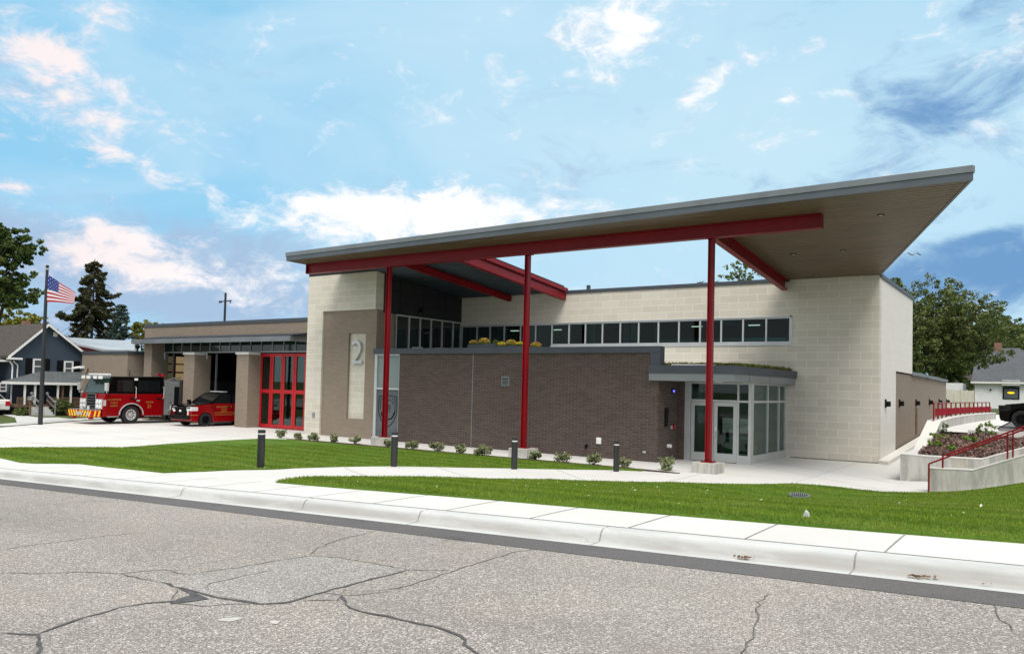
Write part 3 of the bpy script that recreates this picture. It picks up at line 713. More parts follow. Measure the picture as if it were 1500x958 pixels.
bx('roof_deck', M['dark'], ST, -26.1, -6.0, YW + .4, 41.1, 6.6, 6.9)
# taupe brick annex along the side, stepping back
mb = MB(); mb.box(-6.0, -5.67, 36.9, 56.0, -.5, 3.60); mb.box(-20, -6.0, 55.6, 56.0, -.5, 3.5); mb.box(-20, -6, 36.9, 55.6, 3.3, 3.45)
mb.build('side_brick_wall', M['taupe'], ST)
mb = MB()
for y0, y1, z in ((41.5, 47, 3.60), (47, 52, 3.57), (52, 56.05, 3.54)): mb.box(-6.05, -5.56, y0, y1, z, z + .16)
mb.build('side_coping', M['fascia'], ST, .01)
# low kerb wall along the side
mb = MB(); mb.hexa([(-5.6, 32.9, -.3), (-5.2, 32.6, -.3), (-5.1, 56, -.3), (-5.6, 56, -.3)], [(-5.6, 32.9, .14), (-5.2, 32.6, .14), (-5.1, 56, 1.2), (-5.6, 56, 1.2)])
mb.build('side_kerb', M['topconc'], ST, .01)
# wall lights on the side
for (x, y), s in (((1297,592), 1), ((1319,591), 1), ((1343.5,591), 1), ((1363,590), 1), ((1377,589), 1), ((1388.5,588.5), 1)):
    pass
for i, q in enumerate([(-5.6,34.378,2.294),(-5.6,38.15,2.296),(-5.6,43.09,2.296),(-5.6,48.049,2.319),(-5.6,52.309,2.329),(-5.6,56.181,2.344)]):
    xx = -5.61 if i == 0 else -5.67
    mb = MB(); mb.box(xx, xx + .05, q[1] - .09, q[1] + .09, q[2] - .17, q[2] + .17); mb.box(xx + .05, xx + .20, q[1] - .075, q[1] + .075, q[2] - .12, q[2] + .09)
    mb.build('wall_light', M['black'], ST, .01)
q = (-5.67,43.794,1.278)
mb = MB(); mb.cyl((-5.63, 43.1, 2.05), (-5.63, 43.1, .75), .05, None, 8); mb.build('downpipe', M['wood'], ST)

# --- clerestory windows of the rear wall (each light a window with its pane)
MUL = [-25.028,-24.186,-23.277,-22.266,-21.365,-20.407,-19.438,-18.532,-17.615,-16.687,-15.751,-14.776,-13.798,-12.818,-11.87,-10.921,-9.945,-8.974]
MUL = [-26.05] + MUL
for i in range(len(MUL) - 1):
    x0, x1 = MUL[i], MUL[i + 1]; zb = CZ0 if i >= 6 else 3.52
    mb = MB(); y0, y1 = YW + .02, YW + .12
    mb.box(x0, x0 + .035, y0, y1, zb, CZ1); mb.box(x1 - .035, x1, y0, y1, zb, CZ1)
    mb.box(x0 + .035, x1 - .035, y0, y1, CZ1 - .05, CZ1); mb.box(x0 + .035, x1 - .035, y0, y1, zb, zb + .07)
    w = mb.build('window', M['alu'], ST)
    bx('pane', M['glass'], w, x0 + .035, x1 - .035, YW + .06, YW + .07, zb + .07, CZ1 - .05)
mb = MB(); mb.box(-20.45, CX1 + .08, YW - .03, YW + .12, CZ0 - .10, CZ0); mb.box(CX1, CX1 + .08, YW - .02, YW + .12, CZ0, CZ1 + .05); mb.box(-26.1, CX1 + .08, YW - .02, YW + .1, CZ1, CZ1 + .05)
mb.build('window_surround', M['alu'], ST)
# dim hall behind the clerestory
mb = MB(); mb.box(-26, -6.1, 40.6, 40.8, 3.5, 6.6); mb.box(-26, -6.1, YW + .45, 40.7, 3.3, 3.5); mb.box(-26, -6.1, YW + .45, 40.7, 6.4, 6.55); mb.box(-6.3, -6.1, YW + .45, 40.7, 3.5, 6.5); mb.box(-26.2, -26, YW + .13, 40.7, 3.5, 6.5)
mb.build('hall_interior', plain('hall_grey', (.06, .075, .08), .8, 0, .2, .2, .6), ST)
def inlight(x, y, z, e, s=1.2, c=(1, .95, .88)):
    l = bpy.data.lights.new('indoor_light', 'AREA'); l.energy = e; l.size = s; l.color = c; o = bpy.data.objects.new('indoor_light', l); COL.objects.link(o); o.location = (x, y, z)
for x in (-23.5, -17.5, -11): inlight(x, 36.5, 6.2, 26)
inlight(-10.4, 30.6, 2.8, 14, .6); inlight(-34.2, 31.5, 5.0, 10)  # lights added to brighten the vestibule and the bay
M['teal'] = plain('teal_tint', (.08, .34, .32), .6, 0, .3, .05, 1)  # brightened colour also stands in for teal reflections in the panes
mb = MB(); mb.box(-16.5, -7, 36.5, 36.6, 5.0, 5.13)
for x in (-20.9, -22.6, -13.4, -10.2): mb.box(x, x + .12, 33.9, 40.5, 5.9, 6.3)
for x in (-19.2, -17.3, -16.9, -15.7, -9.5): mb.box(x, x + .28, 34.6, 34.7, 3.5, 6.4)
mb.build('interior_beam', M['teal'], ST)
for x in (-21.9, -24.6, -14.2, -11.5): bx('ceiling_lamp', M['lamp'], ST, x, x + .5, 35.5, 35.62, 5.62, 5.66)
bx('roof_vent_pipe', M['cap'], ST, -19.35, -19.2, 34.5, 34.65, 6.9, 7.75)

# --- tower with the numeral
TX0, TX1 = -30.75, -26.1; ZP = 6.05
TXP = -29.65
mb = MB()
mb.hexa([(TX0, YF, ZP), (TX1, YF, ZP), (TX1, YW + 1, ZP), (TX0, YW + 1, ZP)], [(TX0, YF, zsof(YF) - .01), (TX1, YF, zsof(YF) - .01), (TX1, YW + 1, zsof(YW + 1) - .01), (TX0, YW + 1, zsof(YW + 1) - .01)])
mb.box(TX0, TXP, YF, YW + 1, -.5, ZP)
mb.build('tower_block_wall', M['stone'], ST)
YB = YF + .10
NX0, NX1, NZ0, NZ1 = -27.92, -26.78, .90, 4.95
mb = MB()
mb.box(TXP, NX0, YB, YB + .4, -.5, ZP); mb.box(NX1, TX1, YB, YB + .4, -.5, ZP); mb.box(NX0, NX1, YB, YB + .4, -.5, NZ0); mb.box(NX0, NX1, YB, YB + .4, NZ1, ZP)
mb.box(TX1 - .4, TX1, YB + .4, 27.9, -.5, ZP)
mb.build('tower_brick_panel', M['taupe'], ST)
bx('number_panel', M['stone'], ST, NX0, NX1, YB + .13, YB + .3, NZ0, NZ1)
nb = text('2', 1.60, M['alu'], ST, ((NX0 + NX1) / 2 + .02, YB + .02, 3.50), (1, 0, 0), (0, 0, 1), .05, 'numeral', bold=-.006)
bx('wall_socket', M['alu_dark'], ST, -30.15, -30.0, YF - .05, YF, .86, 1.08)
# dark metal upper wall of the tower side
mb = MB(); x = TX1
mb.hexa([(x - .25, YB + .42, ZP - .12), (x + .04, YB + .42, ZP - .12), (x + .04, YW, ZP - .12), (x - .25, YW, ZP - .12)], [(x - .25, YB + .42, zsof(YB) - .06), (x + .04, YB + .42, zsof(YB) - .06), (x + .04, YW, zsof(YW) - .02), (x - .25, YW, zsof(YW) - .02)])
mb.build('dark_metal_cladding', M['charcoal'], ST)
mb = MB()
for z in (6.45, 7.0, 7.5): mb.box(x + .04, x + .046, YB + .5, YW, z, z + .02)
for y in (28.2, 29.9, 31.6): mb.box(x + .04, x + .046, y, y + .02, ZP - .1, 7.9)
mb.build('cladding_seams', M['black'], ST)
mb = MB(); mb.box(x + .04, x + .2, 29.55, 29.75, 6.15, 6.35); mb.build('wall_lantern', M['black'], ST, .03)
LM = [27.9, 28.0, 28.93, 29.75, 30.58, 31.45, 32.35, 33.0]
for i in range(len(LM) - 1):
    y0, y1 = LM[i], LM[i + 1]
    if y1 - y0 < .2: continue
    mb = MB(); xa, xb = x - .06, x + .04
    mb.box(xa, xb, y0, y0 + .04, 3.9, ZP - .12); mb.box(xa, xb, y1 - .04, y1, 3.9, ZP - .12); mb.box(xa, xb, y0 + .04, y1 - .04, ZP - .19, ZP - .12); mb.box(xa, xb, y0 + .04, y1 - .04, 3.9, 3.98)
    w = mb.build('window', M['alu'], ST)
    bx('pane', M['glass_dark'], w, x - .03, x - .01, y0 + .04, y1 - .04, 3.98, ZP - .19)
bx('tower_side_base', M['taupe'], ST, x - .3, x, 27.9, YW, -.5, 3.9)

# --- low brown brick volume with roof terrace
BX0, BX1, ZC = -24.5, -11.85, 4.20; VX0_ = -11.5
mb = MB()
mb.box(BX0, -12.18, YF, YF + .35, -.5, 3.96); mb.box(-12.18, BX1, YF, YF + .35, -.5, 2.95); mb.box(BX1 - .35, BX1, YF + .35, 28.55, -.5, 2.95)
mb.box(BX1, VX0_ - .12, 28.42, 28.62, -.5, 2.95)
mb.build('brown_brick_wall', M['brown'], ST)
bx('expansion_joint', M['fascia_light'], ST, -20.325, -20.30, YF - .006, YF, 0.02, 3.94)
bx('vent_grille', M['alu_dark'], ST, -18.80, -18.42, YF - .03, YF, 2.62, 3.0)
mb = MB()
for k in range(6): mb.box(-18.77, -18.45, YF - .045, YF - .03, 2.66 + k * .055, 2.69 + k * .055)
mb.build('vent_louvres', M['charcoal'], ST)
mb = MB(); mb.box(TX1, -11.78, YF - .07, YF + .33, 3.95, ZC); mb.box(-12.18, -11.78, YF - .07, YF + .33, 3.3, 3.95)
mb.build('terrace_coping', M['cap'], ST, .012)
bx('terrace_deck', M['curb'], ST, TX1, -12.1, YF + .35, YW, 3.3, 3.5)
# tall entrance light with the crest
mb = MB(); y0 = YF + .05
mb.box(TX1 + .005, TX1 + .16, y0, y0 + .14, -.2, 3.95); mb.box(BX0 - .06, BX0 - .003, y0, y0 + .14, -.2, 3.95); mb.box(TX1 + .16, BX0 - .06, y0, y0 + .14, 2.32, 2.40); mb.box(TX1 + .16, BX0 - .06, y0, y0 + .14, -.2, .16); mb.box(TX1 + .16, BX0 - .06, y0, y0 + .14, 3.88, 3.95)
w = mb.build('window', M['alu'], ST)
bx('pane', M['glass_frost'], w, TX1 + .16, BX0 - .06, y0 + .06, y0 + .08, 2.40, 3.88)
bx('pane', M['glass_grey'], w, TX1 + .16, BX0 - .06, y0 + .06, y0 + .08, .16, 2.32)
def crest(cx, y, z0, z1, hw):
    mb = MB()
    def line(pts, r): 
        mb.tube([(cx + a * hw, y, z0 + b * (z1 - z0)) for a, b in pts], r, 6)
    outer = [(-.92, .96), (-.5, .99), (0, 1.0), (.5, .99), (.92, .96), (.95, .55), (.88, .38), (.62, .18), (.3, .05), (0, 0), (-.3, .05), (-.62, .18), (-.88, .38), (-.95, .55), (-.92, .96)]
    line(outer, .016)
    inner = [(a * .8, .08 + b * .84) for a, b in outer]
    line(inner[0:2], .012); line(inner[3:6], .012); line(inner[5:7], .022); line(inner[13:], .012)
    line([(-.62, .36), (-.4, .27), (0, .23), (.4, .27), (.62, .36)], .03)
    line([(-.62, .36), (-.66, .46)], .03); line([(.62, .36), (.66, .46)], .03)
    line([(-.5, .82), (-.2, .86), (.2, .86), (.5, .82), (.55, .72)], .012); line([(-.5, .82), (-.55, .72)], .012)
    t = [(.28 * math.cos(k * PI / 6), .62 + .085 * math.sin(k * PI / 6)) for k in range(13)]; line(t, .012)
    line([(-.12, .66), (-.12, .58), (.12, .58), (.12, .66), (-.12, .66)], .01); line([(-.3, .48), (.3, .48)], .012)
    return mb
crest((TX1 + .16 + BX0 - .06) / 2, y0 + .055, .62, 2.05, .60).build('crest', M['black'], w)
# small fittings on the brick
mb = MB(); mb.box(-16.35 + 2.02, -16.35 + 2.22, YF - .06, YF, .52, .76); mb.build('wall_socket', M['white'], ST, .01)
mb = MB(); mb.cyl((-14.75, YF, .42), (-14.75, YF - .12, .42), .05, None, 8); mb.cyl((-14.75, YF - .10, .42), (-14.75, YF - .12, .30), .035, None, 8); mb.build('hose_tap', M['black'], ST)
bx('wall_socket', M['alu'], ST, -12.42, -12.30, YF - .03, YF, .30, .38)

# --- entrance vestibule
VX0, VX1, VY, VZ = -11.5, -9.08, 28.5, 2.95
M['greyframe'] = plain('grey_entrance_frame', (.50, .52, .52), .4, .3, .5, .05, 2)
G_ = M['greyframe']
mb = MB()
mb.box(VX0 - .12, VX0 + .12, VY, VY + .12, 0, VZ); mb.box(VX1 - .10, VX1, VY - .02, VY + .16, 0, VZ)
mb.box(VX0 + .12, VX1 - .10, VY, VY + .12, 2.22, 2.30); mb.box(VX0 + .12, VX1 - .10, VY, VY + .12, 2.88, VZ)
mb.box(-9.60, -9.53, VY, VY + .12, 0, 2.22); mb.box(-9.60, -9.53, VY, VY + .12, 2.30, 2.88)
mb.box(-9.53, VX1 - .10, VY, VY + .12, 0, .30)
fr = mb.build('entrance_frame', G_, ST)
for a, b, c, d in ((VX0 + .12, -9.60, 2.30, 2.88), (-9.53, VX1 - .10, 2.30, 2.88), (-9.53, VX1 - .10, .30, 2.22)):
    bx('pane', M['glass_clear'], fr, a, b, VY + .05, VY + .06, c, d)
for x0, x1, hs in ((-11.36, -10.49, 1), (-10.47, -9.61, -1)):
    mb = MB(); a, b = VY + .01, VY + .07
    mb.box(x0, x0 + .13, a, b, .02, 2.21); mb.box(x1 - .13, x1, a, b, .02, 2.21); mb.box(x0 + .13, x1 - .13, a, b, .02, .33); mb.box(x0 + .13, x1 - .13, a, b, 2.07, 2.21)
    dr = mb.build('door', G_, ST)
    bx('pane', M['glass_clear'], dr, x0 + .13, x1 - .13, a + .02, a + .03, .33, 2.07)
    hx = x1 - .07 if hs == 1 else x0 + .07
    mb = MB(); mb.cyl((hx, a - .06, .86), (hx, a - .06, 1.16), .014, None, 8); mb.cyl((hx, a, .88), (hx, a - .06, .88), .012, None, 8); mb.cyl((hx, a, 1.14), (hx, a - .06, 1.14), .012, None, 8); mb.box(hx - .03, hx + .03, a - .01, a, 1.0, 1.3)
    mb.build('handle', M['chrome'], dr)
SY = [29.134,30.559,32.038,33.427]
SY[0] = VY + .3; SY[-1] = YW - .05
mb = MB(); a, b = VX1 - .12, VX1
mb.box(a, b, VY + .16, YW, 0, .30); mb.box(a, b, VY + .16, YW, 2.22, 2.30); mb.box(a, b, VY + .16, YW, 2.88, VZ)
mb.box(a, b, VY + .16, VY + .3, .3, 2.22); mb.box(a, b, VY + .16, VY + .3, 2.3, 2.88); 
for y in SY[1:-1]: mb.box(a, b, y - .04, y + .04, .3, 2.22); mb.box(a, b, y - .04, y + .04, 2.3, 2.88)
mb.box(a, b, YW - .09, YW, .3, 2.22); mb.box(a, b, YW - .09, YW, 2.3, 2.88)
sf = mb.build('side_glazing_frame', G_, ST)
for y0, y1 in zip(SY[:-1], SY[1:]):
    for z0, z1 in ((.3, 2.22), (2.3, 2.88)): bx('pane', M['glass_grey'] if 0 else M['glass_clear'], sf, VX1 - .07, VX1 - .06, y0 + .04, y1 - .04, z0, z1)
# inside the vestibule
mb = MB(); mb.box(BX1 - .02, BX1 + .02, VY + .12, YW, 0, 2.9); mb.box(BX1, VX1 - .2, YW - .06, YW - .02, 0, 2.9); mb.box(BX1, VX1 - .13, VY + .12, YW - .02, 2.86, 2.9)
mb.build('vestibule_wall', plain('vestibule_grey', (.10, .125, .13), .7, 0, .3, .1, 1), ST)
bx('vestibule_floor', M['intfloor'], ST, BX1, VX1 - .12, VY + .12, YW - .06, .0, .03)
mb = MB(); mb.box(-10.6, -9.25, 29.9, 31.6, .02, .82); mb.build('reception_table', plain('dark_green_cloth', (.01, .10, .07), .8, 0, .2, .1, 2), ST, .03)
mb = MB(); mb.box(-11.6, -9.4, 32.6, 32.9, .9, 1.5); mb.build('leaflet_rack', M['white'], ST)
# blinds behind the side glazing
bx('side_blind', plain('grey_blind', (.15, .165, .168), .7, 0, .3, .05, 1), ST, VX1 - .22, VX1 - .20, VY + .9, YW - .1, .05, 2.86)
# wall fittings in the porch (wall faces +X at BX1)
xw = BX1
mb = MB(); mb.box(xw, xw + .05, 27.15, 27.42, 1.28, 1.95); mb.build('plaque', M['black'], ST, .01)
mb = MB(); mb.box(xw, xw + .06, 27.95, 28.07, 1.15, 1.33); mb.build('alarm_box', M['redpaint'], ST, .01)
mb = MB(); mb.box(xw, xw + .05, 27.72, 27.82, 1.17, 1.29); mb.build('key_box', M['alu'], ST, .01)
mb = MB(); mb.cyl((xw, 27.5, .55), (xw + .14, 27.5, .55), .07, None, 10); mb.build('hose_connection', M['white'], ST)
mb = MB(); mb.ball((xw + .06, 27.85, 2.58), .045); mb.build('blue_light', M['bluelamp'], ST)
mb = MB(); mb.box(xw, xw + .04, 27.75, 27.95, 2.5, 2.68); mb.build('light_backplate', M['black'], ST)
# porch roof
EX = -9.05; ZA, ZB, ZD = 2.95, 3.22, 3.50
P0 = (-12.17, YF - .16); P1 = (EX, YF - .16); P2 = (-8.72, YW - .0); P3 = (-11.86, YW - .0)
def off(p, d): cx, cy = -10.6, 30.; return (p[0] + (d if p[0] > cx else 0), p[1] - (d if p[1] < cy else 0))
mb = MB(); mb.prism([P0, P1, P2, P3], 'z', ZA, ZB); mb.build('porch_fascia', M['fascia_light'], ST)
mb = MB(); Q = [(P0[0], P0[1] - .05), (P1[0] + .06, P1[1] - .05), (P2[0] + .06, P2[1]), P3]; mb.prism(Q, 'z', ZB, ZD); mb.build('porch_coping', M['cap'], ST, .012)
mb = MB(); mb.box(-9.95, -9.93, P0[1] - .004, P0[1], ZA, ZB)
for y in (27.9, 30.0): xe = P1[0] + (y - P1[1]) / (P2[1] - P1[1]) * (P2[0] - P1[0]); mb.box(xe - .05, xe + .004, y, y + .015, ZA, ZB)
mb.build('fascia_seams', M['charcoal'], ST)
mb = MB(); mb.cyl((-9.75, 27.0, 2.95), (-9.75, 27.0, 2.93), .14, None, 12); mb.build('porch_downlight', M['white'], ST)
bx('porch_ballast', M['white'], ST, -11.4, -9.9, YF + .05, YF + .4, ZD, ZD + .05)

# --- big canopy
FL = (-28.9, 23.65); FR = (-1.76, 22.95); BR = (-5.62, 33.12)
OX0, OX1 = -19.72, -9.22
YK = 24.86
def zt(p): return (p[0], p[1], zsof(p[1]))
mb = MB(); TH = .30
polys = [[FL, (OX0, FL[1] + (FR[1] - FL[1]) * (OX0 - FL[0]) / (FR[0] - FL[0])), (OX0, YK), (-28.42, YK)],
         [(OX0, FL[1] + (FR[1] - FL[1]) * (OX0 - FL[0]) / (FR[0] - FL[0])), (OX1, FL[1] + (FR[1] - FL[1]) * (OX1 - FL[0]) / (FR[0] - FL[0])), (OX1, YK), (OX0, YK)],
         [(OX1, FL[1] + (FR[1] - FL[1]) * (OX1 - FL[0]) / (FR[0] - FL[0])), FR, BR, (OX1, BR[1])]]
for P in polys: mb.hexa([zt(p) for p in P], [(p[0], p[1], zsof(p[1]) + TH) for p in P])
roof = mb.build('canopy_roof', M['charcoal'], ST)
mb = MB()
for P in polys:
    c = [(p[0], p[1], zsof(p[1]) - .004) for p in P]
    mb.add(c, [(3, 2, 1, 0)])
mb.build('soffit', M['soffit'], roof)
def fasc(mb, a, b, z0, z1, out, th=.05):
    a = Vector(a); b = Vector(b); t = (b - a).normalized(); n = Vector((t.y, -t.x))
    p = [a + n * out, b + n * out, b - n * th, a - n * th]
    mb.hexa([(q.x, q.y, zsof(q.y) + z0) for q in p], [(q.x, q.y, zsof(q.y) + z1) for q in p])
mb = MB(); fasc(mb, FL, FR, -.02, .17, .02); fasc(mb, FR, BR, -.02, .17, .02); fasc(mb, (-28.42, YK), FL, -.02, .17, .02)
mb.build('lower_fascia', M['fascia_dark'], roof)
FL2 = (FL[0] - .03, FL[1]); FR2 = (FR[0] + .02, FR[1])
mb = MB(); fasc(mb, FL2, FR2, .17, .35, .05); fasc(mb, FR2, BR, .17, .35, .04); fasc(mb, (-28.46, YK), FL2, .17, .35, .04)
mb.build('upper_fascia', M['fascia'], roof, .006)
for q in [(-4.287,25.263,7.94),(-6.113,29.006,7.61),(-7.796,28.977,7.613),(-7.8,32.35,7.316)]:
    mb = MB(); mb.cyl((q[0], q[1], zsof(q[1]) - .004), (q[0], q[1], zsof(q[1]) - .02), .10, None, 16); dl = mb.build('downlight', M['charcoal'], roof)
    mb = MB(); mb.cyl((q[0], q[1], zsof(q[1]) - .02), (q[0], q[1], zsof(q[1]) - .024), .06, None, 12); mb.build('lens', M['alu'], dl)
# red steel
def ibeam(mb, p0, p1, h, w, tf=.03, tw=.02):
    # p0,p1: centre of the bottom flange; h up in z
    p0 = Vector(p0); p1 = Vector(p1); t = (p1 - p0); t.z = 0; t.normalize(); n = Vector((t.y, -t.x, 0))
    for z0, z1, ww in ((0, tf, w), (tf, h - tf, tw), (h - tf, h, w)):
        c = [p0 + n * ww / 2, p1 + n * ww / 2, p1 - n * ww / 2, p0 - n * ww / 2]
        mb.hexa([(q.x, q.y, q.z + z0) for q in c], [(q.x, q.y, q.z + z1) for q in c])
ZBm = 7.56
mb = MB(); ibeam(mb, (-28.55, 24.6, ZBm), (-5.77, 24.6, ZBm), .44, .26)
mb.box(-5.79, -5.77, 24.48, 24.72, ZBm + .031, ZBm + .409); mb.box(-28.55, -28.53, 24.48, 24.72, ZBm + .031, ZBm + .409)
mb.build('beam', M['redsteel'], ST)
for x, h in ((-9.2, .43), (-19.74, .40), (-22.95, .34)):
    mb = MB(); ibeam(mb, (x, 24.75, zsof(24.75) - h - .005), (x, 32.99, zsof(32.99) - h - .005), h, .24 if x != -22.95 else .14)
    mb.hexa([(x + (.1 if x < -15 else -.01), 24.75, zsof(24.75) - h + .025), (x + .121, 24.75, zsof(24.75) - h + .025), (x + .121, 32.98, zsof(32.98) - h + .025), (x + (.1 if x < -15 else -.01), 32.98, zsof(32.98) - h + .025)],
            [(x + (.1 if x < -15 else -.01), 24.75, zsof(24.75) - .08), (x + .121, 24.75, zsof(24.75) - .08), (x + .121, 32.98, zsof(32.98) - .08), (x + (.1 if x < -15 else -.01), 32.98, zsof(32.98) - .08)]) if x < -15 else None
    mb.build('rafter', M['redsteel'], ST)
# raised red edge channel on the outer rafter
mb = MB(); x = -19.62
mb.hexa([(x, 24.9, zsof(24.9)), (x + .1, 24.9, zsof(24.9)), (x + .1, 33, zsof(33)), (x, 33, zsof(33))], [(x, 24.9, zsof(24.9) + .16), (x + .1, 24.9, zsof(24.9) + .16), (x + .1, 33, zsof(33) + .16), (x, 33, zsof(33) + .16)])
mb.build('edge_channel', M['redsteel'], ST)
# corrugated deck between tower and outer rafter (ribs run along X)
mb = MB(); ys = []; y = 24.9
while y < 32.95:
    ys += [(y, -.03), (y + .12, -.03), (y + .17, .07), (y + .27, .07)]; y += .32
for i, (a, dz) in enumerate(ys): mb.v += [(-26.0, a, zsof(a) + dz), (-19.7, a, zsof(a) + dz)]
for i in range(len(ys) - 1): mb.f.append((2*i, 2*i+1, 2*i+3, 2*i+2)); mb.mi.append(0)
mb.build('corrugated_deck', plain('galvanised_deck', (.045, .060, .080), .55, .2, .3, .08, 1), ST)
mb = MB(); mb.hexa([(-26.0, 24.88, zsof(24.88) + .09), (-19.75, 24.88, zsof(24.88) + .09), (-19.75, 33, zsof(33) + .09), (-26, 33, zsof(33) + .09)], [(-26.0, 24.88, zsof(24.88) + .3), (-19.75, 24.88, zsof(24.88) + .3), (-19.75, 33, zsof(33) + .3), (-26, 33, zsof(33) + .3)])
mb.hexa([(-30.75, YF, zsof(YF)), (-26, YF, zsof(YF)), (-26, 34, zsof(34)), (-30.75, 34, zsof(34))], [(-30.75, YF, zsof(YF) + .3), (-26, YF, zsof(YF) + .3), (-26, 34, zsof(34) + .3), (-30.75, 34, zsof(34) + .3)])
mb.hexa([(-28.42, YK, zsof(YK)), (-26, YK, zsof(YK)), (-26, YF, zsof(YF)), (-28.42, YF, zsof(YF))], [(-28.42, YK, zsof(YK) + .3), (-26, YK, zsof(YK) + .3), (-26, YF, zsof(YF) + .3), (-28.42, YF, zsof(YF) + .3)])
mb.build('tower_roof', M['charcoal'], ST)
# columns on concrete pedestals
for i, x in enumerate((-23.40, -16.33, -9.2)):
    zp = .33; y = 24.6
    pd = MB().box(x - .40, x + .40, y - .40, y + .40, -.3, zp).build('pedestal', M['wallconc'], ST, .015)
    mb = MB(); w = .088
    mb.box(x - w, x - w + .022, y - w, y + w, zp + .03, ZBm); mb.box(x + w - .022, x + w, y - w, y + w, zp + .03, ZBm); mb.box(x - w + .022, x + w - .022, y - .012, y + .012, zp + .03, ZBm)
    c = mb.build('column', M['redsteel'], ST)
    mb = MB(); mb.box(x - .2, x + .2, y - .17, y + .17, zp, zp + .03)
    for sx in (-.16, .16):
        for sy in (-.13, .13): mb.cyl((x + sx, y + sy, zp + .03), (x + sx, y + sy, zp + .07), .018, None, 6)
    mb.build('base_plate', M['redsteel'], c)
    mb = MB(); mb.box(x - .17, x + .17, y - .13, y + .13, ZBm - .022, ZBm - .001); mb.build('cap_plate', M['redsteel'], c)

# --- apparatus bays (left)
YG = 28.2; YP = 27.45
GX0, GX1 = -47.95, -32.25
mb = MB()
mb.box(GX0, -30.8, YG, YG + .35, 4.86, 5.78); mb.box(GX0, -46.62, YG, YG + .35, -.5, 4.86); mb.box(-32.62, -30.8, YG, YG + .35, -.5, 4.86)
mb.box(GX0, GX0 + .35, YG + .35, 42, -.5, 5.78)
gw = mb.build('bay_brick_wall', M['taupe'], ST)
mb = MB(); mb.box(GX0 - .05, -30.7, YG - .05, YG + .4, 5.78, 5.98); mb.box(GX0 - .05, GX0 + .4, YG + .4, 42, 5.78, 5.98); mb.build('bay_coping', M['cap'], ST, .01)
for x0, x1 in ((-46.62, -45.8), (-42.40, -41.38), (-37.44, -36.40)):
    p = MB().box(x0, x1, YP, YG + .35, -.4, 4.0 if x0 > -46 else 4.86).build('pier', M['taupe'], ST)
    if x0 > -46: bx('pier_cap', M['topconc'], p, x0 - .06, x1 + .04, YP - .05, YG - .02, 4.0, 4.13)
# transom lights
tx = np.linspace(-45.8, -32.62, 15)
for a, b in zip(tx[:-1], tx[1:]):
    a = float(a); b = float(b); mb = MB(); y0, y1 = YG + .04, YG + .14
    mb.box(a, a + .03, y0, y1, 4.14, 4.86); mb.box(b - .03, b, y0, y1, 4.14, 4.86); mb.box(a + .03, b - .03, y0, y1, 4.14, 4.22); mb.box(a + .03, b - .03, y0, y1, 4.81, 4.86)
    w = mb.build('window', M['alu_dark'], ST); bx('pane', M['glass_green'], w, a + .03, b - .03, y0 + .04, y0 + .05, 4.22, 4.81)
# flat canopy over the doors
mb = MB(); mb.box(-47.2, -32.4, 26.9, 27.0, 4.66, 4.92); mb.box(-32.5, -32.4, 27.0, YG, 4.66, 4.92); mb.box(-47.2, -47.1, 27.0, YG, 4.66, 4.92)
fc = mb.build('bay_canopy', M['fascia'], ST)
mb = MB(); xs_ = []; x = -46.3
while x < -32.4: xs_ += [(x, 0), (x + .08, 0), (x + .11, .05), (x + .19, .05)]; x += .22
for a, dz in xs_: mb.v += [(a, 26.98, 4.94 + dz), (a, YG - .01, 5.12 + dz)]
for i in range(len(xs_) - 1): mb.f.append((2*i, 2*i+2, 2*i+3, 2*i+1)); mb.mi.append(0)
mb.build('corrugated_sheet', M['cap'], fc)
mb = MB(); mb.box(-47.0, -32.45, 26.93, YG, 4.905, 4.935); mb.hexa([(-46.3, 26.99, 4.935), (-32.42, 26.99, 4.935), (-32.42, YG - .02, 4.935), (-46.3, YG - .02, 4.935)], [(-46.3, 26.99, 4.937), (-32.42, 26.99, 4.937), (-32.42, YG - .02, 5.11), (-46.3, YG - .02, 5.11)]); mb.build('canopy_deck', M['fascia_dark'], fc)
# bay interior
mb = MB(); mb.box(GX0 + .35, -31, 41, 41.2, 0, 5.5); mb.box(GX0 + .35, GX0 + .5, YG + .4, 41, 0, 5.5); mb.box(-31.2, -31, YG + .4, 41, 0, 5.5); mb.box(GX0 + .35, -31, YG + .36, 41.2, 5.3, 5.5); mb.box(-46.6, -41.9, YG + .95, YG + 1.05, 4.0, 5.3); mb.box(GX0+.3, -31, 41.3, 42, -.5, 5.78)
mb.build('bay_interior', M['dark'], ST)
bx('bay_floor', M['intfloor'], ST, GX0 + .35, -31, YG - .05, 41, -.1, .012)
# red framed inner window on the side wall of the left bay
M['dimroom'] = emit('dim_room', (.55, .45, .25), .10)
mb = MB()
for y in (29.2, 29.98, 30.78, 31.6): mb.box(GX0 + .5, GX0 + .56, y, y + .12, 0, 4.6)
for z in (2.4, 2.95, 3.48, 4.02): mb.box(GX0 + .5, GX0 + .555, 29.2, 31.7, z, z + .08)
iw = mb.build('inner_window', M['redpaint'], ST)
for a, b, mm in ((29.32, 29.98, 'dimroom'), (30.10, 30.78, 'warmroom'), (30.9, 31.6, 'warmroom')):
    for z in (2.48, 3.03, 3.56): bx('pane', M[mm], iw, GX0 + .5, GX0 + .52, a, b, z, z + .45)
